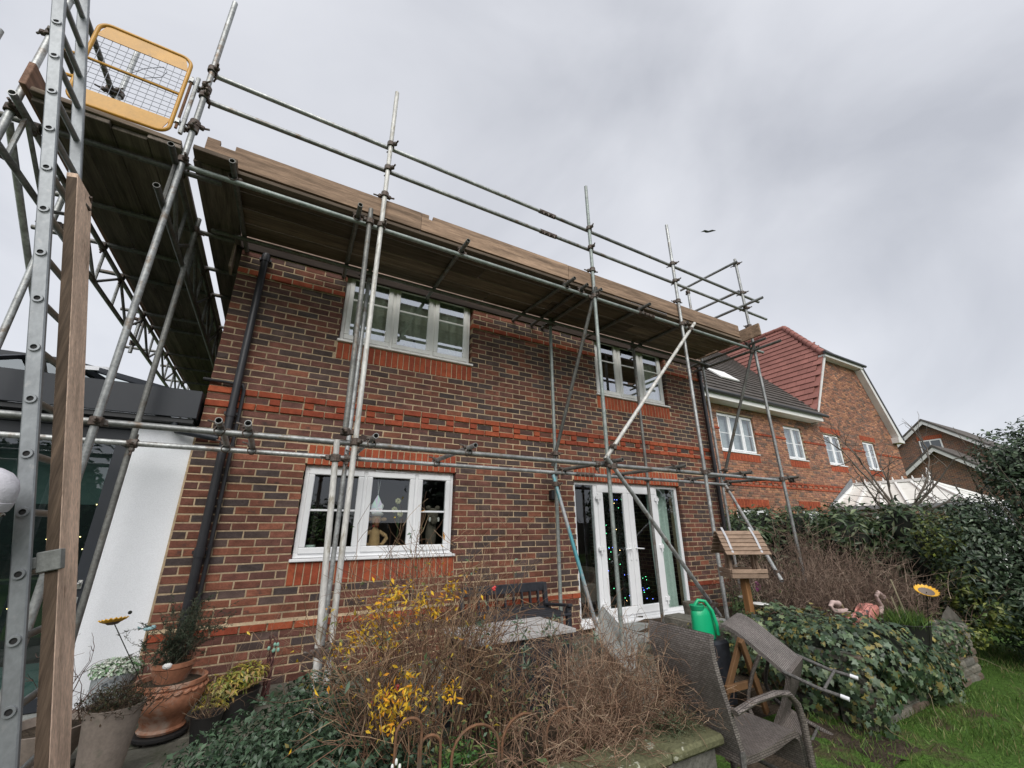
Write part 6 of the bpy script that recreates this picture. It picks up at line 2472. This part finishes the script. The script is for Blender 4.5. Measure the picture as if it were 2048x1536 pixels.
twigs('stems', S, t, [(.16, .12, .07), (.24, .20, .13)])
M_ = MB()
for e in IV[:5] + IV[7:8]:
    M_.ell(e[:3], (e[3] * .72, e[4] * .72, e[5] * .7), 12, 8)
M_.build('shade_core', mat('ivy_shade', (.012, .016, .009), .95), t, smooth=True, kind='stuff')  # near-black bodies put the shade inside the ivy into colour

# big brown twiggy shrub on the right
t = root_thing('bare_twig_shrub', (6.9, 3.7, .2), 'large mass of fine bare brown twigs in front of the laurel hedge', 'shrub')
S = []
for (bx, by, n_, h, sp, tl) in ((6.3, 3.6, 70, .78, .42, (-.2, -.1)), (6.9, 3.3, 70, .86, .34, (0, -.1)), (7.3, 3.7, 56, 1.1, .26, (.1, 0)), (6.9, 4.3, 50, .95, .34, (-.1, 0)), (7.5, 3.1, 56, .85, .34, (.15, -.1)), (7.0, 2.75, 40, .75, .5, (.1, -.2)), (6.0, 3.1, 30, .6, .5, (-.1, -.1))):
    s_, tp = bush_stems((bx, by, .2), n_, h, sp, bend=.12, kids=6, kl=.45, r=.0055, box=(.2, .2), levels=3, tilt=tl)
    S += s_
twigs('twigs', S, t, [(.19, .13, .10), (.14, .095, .075), (.26, .185, .14), (.34, .26, .20), (.10, .07, .055)])

# laurel hedge along the boundary
def leaf_plant(name, label, cat, ells, n, L, W_, cols, stems=None, shell=.3, mt='leaf', group=None, core=None, up=.35, dr=.25, noise_gap=0.0):
    t = thing(name, (ells[0][0], ells[0][1], 0), label, cat, group)
    C, N_ = cloud(ells, n, shell)
    if noise_gap:
        q = np.sin(C[:, 0] * 7.1 + 1.3) * np.sin(C[:, 1] * 8.3) * np.sin(C[:, 2] * 7.7 + .6) + .25 * nr.normal(size=len(C))
        kk = q > -noise_gap
        C, N_ = C[kk], N_[kk]
    m_ = len(C)
    V, F, T = leaves(C, unit(N_ + nr.normal(size=C.shape) * .45 + [-.1, -.15, up]), N_ * .5 + nr.normal(size=C.shape) * .7 + [0, 0, .05], L, W_, pick(cols, m_, .22), droop=dr)
    np_mesh('foliage', V, F, T, M[mt], t)
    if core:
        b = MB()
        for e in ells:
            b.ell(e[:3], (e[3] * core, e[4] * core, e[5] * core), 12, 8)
        b.build('shade_core', mat('hedge_shade', (.010, .013, .008), .95), t, smooth=True, kind='stuff')  # dark inner bodies stand in for the shade deep in the foliage
    if stems:
        twigs('branches', stems, t, [(.10, .085, .065)])
    return t
HG = [(8.75, y, .95, .62, .55, .88) for y in (6.9, 6.2, 5.5, 4.8, 4.1, 3.4, 2.75)] + [(8.7, y + .3, 1.45, .45, .4, .42) for y in (6.4, 5.6, 4.9, 4.2, 3.5, 2.7)] + [(8.2, 5.3, 1.25, .4, .5, .45), (8.25, 3.6, 1.3, .35, .5, .42)]
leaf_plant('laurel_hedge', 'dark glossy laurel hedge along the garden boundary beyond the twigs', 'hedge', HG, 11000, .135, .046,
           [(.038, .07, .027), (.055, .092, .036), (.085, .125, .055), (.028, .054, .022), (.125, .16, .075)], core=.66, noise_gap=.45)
# tall shrub on the right edge
SH = [(8.3, 1.55, .9, .75, .8, .9), (8.35, 1.35, 1.7, .60, .65, .65), (8.25, 1.5, 2.25, .40, .42, .45), (8.0, 2.1, .95, .55, .45, .8), (8.4, .75, 1.3, .7, .6, 1.1), (7.85, 1.6, .5, .6, .55, .5), (8.2, 2.05, 1.55, .35, .3, .35), (8.3, 1.25, 2.55, .22, .24, .26)]
st_ = []
for k in range(40):
    p = (8.3 + nr.normal() * .15, 1.4 + nr.normal() * .2, .1)
    st_.append((wander(p, (nr.normal() * .25, nr.normal() * .25, 1), nr.uniform(1.6, 2.9), 8, .1)[0], .012, .003))
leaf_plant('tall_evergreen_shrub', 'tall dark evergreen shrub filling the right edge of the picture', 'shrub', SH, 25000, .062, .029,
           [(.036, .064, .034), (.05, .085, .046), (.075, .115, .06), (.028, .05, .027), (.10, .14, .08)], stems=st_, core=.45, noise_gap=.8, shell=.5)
leaf_plant('lime_shrub', 'lighter yellow green leaves between the laurel hedge and the tall shrub', 'shrub', [(7.9, 2.35, 1.3, .32, .28, .40), (7.75, 2.2, .75, .3, .3, .35), (7.5, 1.95, .5, .22, .2, .2), (7.0, 2.05, .34, .2, .12, .14)], 1800, .055, .028,
           [(.16, .19, .035), (.11, .15, .03), (.20, .22, .06), (.07, .11, .03)], shell=.9)
# bare tree beyond the hedge
t = root_thing('bare_tree', (11.0, 3.75, 0), 'small leafless tree with spreading branches in front of the conservatory', 'tree')
b = MB()
b.path([(11.0, 3.75, 0), (11.02, 3.75, .9), (11.0, 3.76, 1.55)], [.09, .07, .05], 10)
b.build('trunk', M['bark'], t, smooth=True)
S = []
for (dx, dz, L) in ((-.9, 1.0, 1.3), (-.5, 1.0, 1.6), (-.1, 1, 1.75), (.3, 1, 1.7), (.7, 1, 1.5), (.1, .9, 1.4), (-.75, .55, 1.2), (1.0, .5, 1.1)):
    P, d = wander((11.0, 3.76, 1.35 + nr.random() * .25), (dx * .8, dx * -.8 + nr.normal() * .15, dz), L, 7, .10)
    S.append((P, .030, .009))
    for k in range(6):
        j = nr.integers(2, 8)
        P2, _ = wander(P[j], unit(P[j] - P[j - 1]) + nr.normal(size=3) * .5, L * .55 * nr.uniform(.4, 1), 5, .14)
        S.append((P2, .011, .004))
        for q in range(3):
            P3, _ = wander(P2[nr.integers(1, 6)], unit(P2[-1] - P2[0]) + nr.normal(size=3) * .6, L * .22, 3, .2)
            S.append((P3, .005, .0025))
twigs('branches', S, t, [(.11, .095, .08), (.14, .12, .10)], n=5)
# plants and trees behind the camera, seen in the window panes
for i, (x, y, r_, h) in enumerate(((-7, -9, 2.2, 4.6), (-2.5, -10.5, 2.4, 5.6), (1.4, -9.6, 1.8, 2.7), (8.0, -10, 2.0, 5.0), (11, -8, 2.2, 4.4), (15, -5, 2.2, 4.2))):
    lab = ['round dark tree at the far left end of the back hedge', 'tallest dark tree of the row behind the camera', 'short dark tree in the gap of the back row', 'dark tree right of the gap in the back row', 'dark tree near the right end of the back row', 'last dark tree at the right corner of the garden'][i]
    tt = leaf_plant('garden_tree', lab, 'tree', [(x, y, h * .62, r_, r_ * .8, h * .36), (x + .8, y, h * .45, r_ * .8, r_ * .7, h * .28), (x - .7, y + .3, h * .4, r_ * .8, r_ * .7, h * .28)], 1500, .32, .17, [(.022, .045, .02), (.035, .06, .025)], core=.8, group='trees behind the camera')
    b = MB()
    b.path([(x, y, -.05), (x + .05, y, h * .5)], [.16, .09], 8)
    b.build('trunk', M['bark'], tt)
t = thing('back_fence', (2, -11.5, 0), 'dark close boarded fence at the end of the garden behind the camera', 'fence')
for i in range(40):
    b = MB()
    b.span((-14 + i * .8, -11.6, -.05), (-14 + i * .8 + .78, -11.55, 1.75))
    b.build('panel', M['board_y'], t)

# =================================================================== LAWN GRASS
n = 26000
x = nr.uniform(2.3, 8.6, n)
y = nr.uniform(.2, 2.5, n)
dens = np.sin(x * 2.3 + y * 1.1) * np.sin(y * 3.1 - x * .7) + .55 * nr.normal(size=n)
k_ = (dens > -.35) & ~((x < 4.1) & (y > 1.80 + .10 * np.sin(x * 9) + np.maximum(0, x - 3.3) * .5 + .08 * nr.normal(size=n))) & (np.hypot(x, y) > 2.8)
x, y = x[k_], y[k_]
n = len(x)
P = np.stack([x, y, np.full(n, -.02)], 1)
V, F, T = leaves(P, unit(nr.normal(size=(n, 3)) * [1, 1, .15]), np.stack([nr.normal(size=n) * .5, nr.normal(size=n) * .5, np.ones(n)], 1), .062, .006, pick([(.085, .17, .028), (.115, .205, .04), (.155, .225, .055), (.06, .12, .022), (.21, .20, .08)], n, .2), fold=.08)
np_mesh('grass', V, F, T, M['grass'], None, kind='stuff')

# =================================================================== BIRD
t = thing('bird', (21.9, 13.0, 19.5), 'small gull gliding in the grey sky', 'bird')
c = Vector((21.9, 13.0, 19.5))
b = MB()
b.ell(c, (.16, .05, .05), 10, 6, Matrix.Rotation(R(-55), 3, 'Z'))
b.build('body', M['bird_dark'], t, smooth=True)
for sg in (-1, 1):
    w = Vector((.82, -.5, 0)) * sg
    f_ = Vector((.12, .2, 0))
    P = [c + f_ * .4, c + w * .22 + Vector((0, 0, .10)) + f_ * .5, c + w * .52 + Vector((0, 0, .02 if sg > 0 else -.06)) - f_ * .3, c + w * .25 + Vector((0, 0, .06)) - f_ * .5, c - f_ * .4]
    b = MB()
    b.add(P + [p - Vector((0, 0, .012)) for p in P], [[0, 1, 2, 3, 4], [9, 8, 7, 6, 5]] + [[i, (i + 1) % 5, (i + 1) % 5 + 5, i + 5] for i in range(5)])
    b.build('wing', M['bird_dark'], t)

# =================================================================== PERSON at the left edge
def skin_body(name, verts, edges, radii, m, parent, base, root=0, sub=2):
    me = bpy.data.meshes.new(name)
    me.from_pydata([Vector(v) - Vector(base) for v in verts], edges, [])
    me.materials.append(m)
    o = bpy.data.objects.new(name, me)
    COL.objects.link(o)
    o.parent = parent
    sk = o.modifiers.new('skin', 'SKIN')
    for i, r_ in enumerate(radii):
        rv = me.skin_vertices[0].data[i]
        rv.radius = (r_, r_) if not isinstance(r_, tuple) else r_
        rv.use_root = i == root
    sk.use_smooth_shade = True
    s2 = o.modifiers.new('sub', 'SUBSURF')
    s2.levels = sub
    s2.render_levels = sub
    return o
px, py = -1.185, 2.55
pbase = (px, py, 0)
ps = thing('person', pbase, 'person in a grey knitted beanie and dark jacket looking down at the left edge', 'person')
# facing +X-ish and slightly towards the house; head bowed
hd = Vector((.90, -.436, 0))
sd = Vector((-.436, -.90, 0))
Z = Vector((0, 0, 1))
B = Vector((px, py, 0))
def bp(f, s_, z):
    return B + hd * f + sd * s_ + Z * z
pv = [bp(0, 0, .92), bp(.01, 0, 1.06), bp(.05, 0, 1.22), bp(.09, 0, 1.34), bp(.115, 0, 1.41), bp(.14, 0, 1.48),
      bp(.07, .17, 1.33), bp(.03, .23, 1.06), bp(.15, .20, .86), bp(.07, -.17, 1.33), bp(.03, -.23, 1.06), bp(.15, -.20, .86)]
pe = [(0, 1), (1, 2), (2, 3), (3, 4), (4, 5), (3, 6), (6, 7), (7, 8), (3, 9), (9, 10), (10, 11)]
pr2 = [(.15, .11), (.15, .11), (.17, .12), (.14, .10), .062, .055, .075, .058, .042, .075, .058, .042]
skin_body('body', pv, pe, pr2, M['jacket'], ps, pbase)
lv = [bp(0, 0, .96), bp(0, .09, .88), bp(.02, .10, .48), bp(-.01, .10, .10), bp(0, -.09, .88), bp(.02, -.10, .48), bp(-.01, -.10, .10)]
skin_body('trousers', lv, [(0, 1), (1, 2), (2, 3), (0, 4), (4, 5), (5, 6)], [.13, .10, .07, .055, .10, .07, .055], M['trousers'], ps, pbase)
for sx in (-1, 1):
    b = MB()
    b.path([bp(-.06, sx * .10, .05), bp(.04, sx * .10, .05), bp(.16, sx * .105, .035)], [.05, .052, .04], 12, flat=.95)
    b.build('boot', M['boot'], ps, smooth=True)
    # hand: palm, four fingers, thumb
    b = MB()
    w = bp(.16, sx * .20, .845)
    b.ell(w + hd * .045 + Z * -.02, (.022, .04, .045), 10, 8, Matrix((sd, hd, Z)).transposed())
    for k in range(4):
        o_ = w + hd * (.075) + sd * (.02 - .0135 * k) * sx + Z * (-.035)
        ln_ = [.03, .034, .032, .025][k]
        b.path([o_ - hd * .02, o_ + hd * ln_ - Z * .008, o_ + hd * ln_ * 1.5 - Z * .03, o_ + hd * ln_ * 1.3 - Z * .05], [.0095, .009, .008, .0065], 8)
    b.path([w + hd * .02 + sd * sx * -.02, w + hd * .05 + sd * sx * -.045 - Z * .02, w + hd * .075 + sd * sx * -.04 - Z * .04], [.011, .01, .007], 8)
    b.build('hand', M['skin'], ps, smooth=True)
hm = Matrix.Rotation(R(27), 3, 'Z') @ Matrix.Identity(3)
fm = Matrix((sd, hd, Z)).transposed() @ Matrix.Rotation(R(-26), 3, 'X')      # head frame, bowed
hc = bp(.205, 0, 1.585)
H = lambda x, y, z: hc + fm @ Vector((x, y, z))
b = MB()
b.ell(hc, (.076, .096, .112), 24, 16, fm)
b.ell(H(0, .035, -.065), (.055, .062, .055), 18, 12, fm)
b.path([H(0, -.02, -.05), bp(.115, 0, 1.41)], [.055, .06], 14)
b.build('head', M['skin'], ps, smooth=True)
b = MB()
b.path([H(0, .092, .015), H(0, .108, -.012), H(0, .116, -.03)], [.009, .012, .014], 10)
b.ell(H(0, .105, -.034), (.018, .014, .010), 10, 6, fm)
for sx in (-1, 1):
    b2 = MB()
    b2.ell(H(sx * .078, -.005, -.015), (.010, .022, .032), 10, 8, fm)
    b2.build('ear', M['skin'], ps, smooth=True)
b.build('nose', M['skin'], ps, smooth=True)
b = MB()
b.ell(H(0, .093, -.062), (.026, .010, .0045), 10, 6, fm)
b.ell(H(0, .092, -.070), (.022, .010, .005), 10, 6, fm)
b.build('lips', mat('lips', (.42, .16, .13), .5), ps, smooth=True)
for sx in (-1, 1):
    b = MB()
    b.ell(H(sx * .032, .086, .012), (.013, .009, .008), 10, 8, fm)
    b.build('eye', mat('eye', (.5, .48, .45), .2), ps, smooth=True)
    b = MB()
    b.ell(H(sx * .032, .0945, .012), (.005, .003, .005), 8, 6, fm)
    b.build('iris', mat('iris', (.03, .02, .015), .2), ps, smooth=True)
b = MB()
prof = [(.089, -.005), (.094, .0), (.096, .03), (.094, .045), (.088, .075), (.07, .105), (.042, .125), (.012, .133), (0, .134)]
V, F = [], []
b.lathe(prof, hc + fm @ Vector((0, -.004, .022)), 28, M3=fm @ Matrix.Rotation(R(6), 3, 'X') @ Matrix.Diagonal((.90, 1.08, 1)), cap=False)
b.build('beanie', M['knit'], ps, smooth=True)
b = MB()
b.lathe([(.092, 0), (.099, .004), (.1005, .02), (.099, .038), (.094, .042)], hc + fm @ Vector((0, -.004, .012)), 28, M3=fm @ Matrix.Rotation(R(6), 3, 'X') @ Matrix.Diagonal((.90, 1.08, 1)), cap=False)
b.build('beanie_cuff', M['knit'], ps, smooth=True)
b = MB()
b.path([bp(.105, 0, 1.38) + (sd * math.cos(a) * .075 + hd * math.sin(a) * .07) for a in [i * .5236 for i in range(12)]], .022, 8, closed=True)
b.build('collar', M['jacket'], ps, smooth=True)
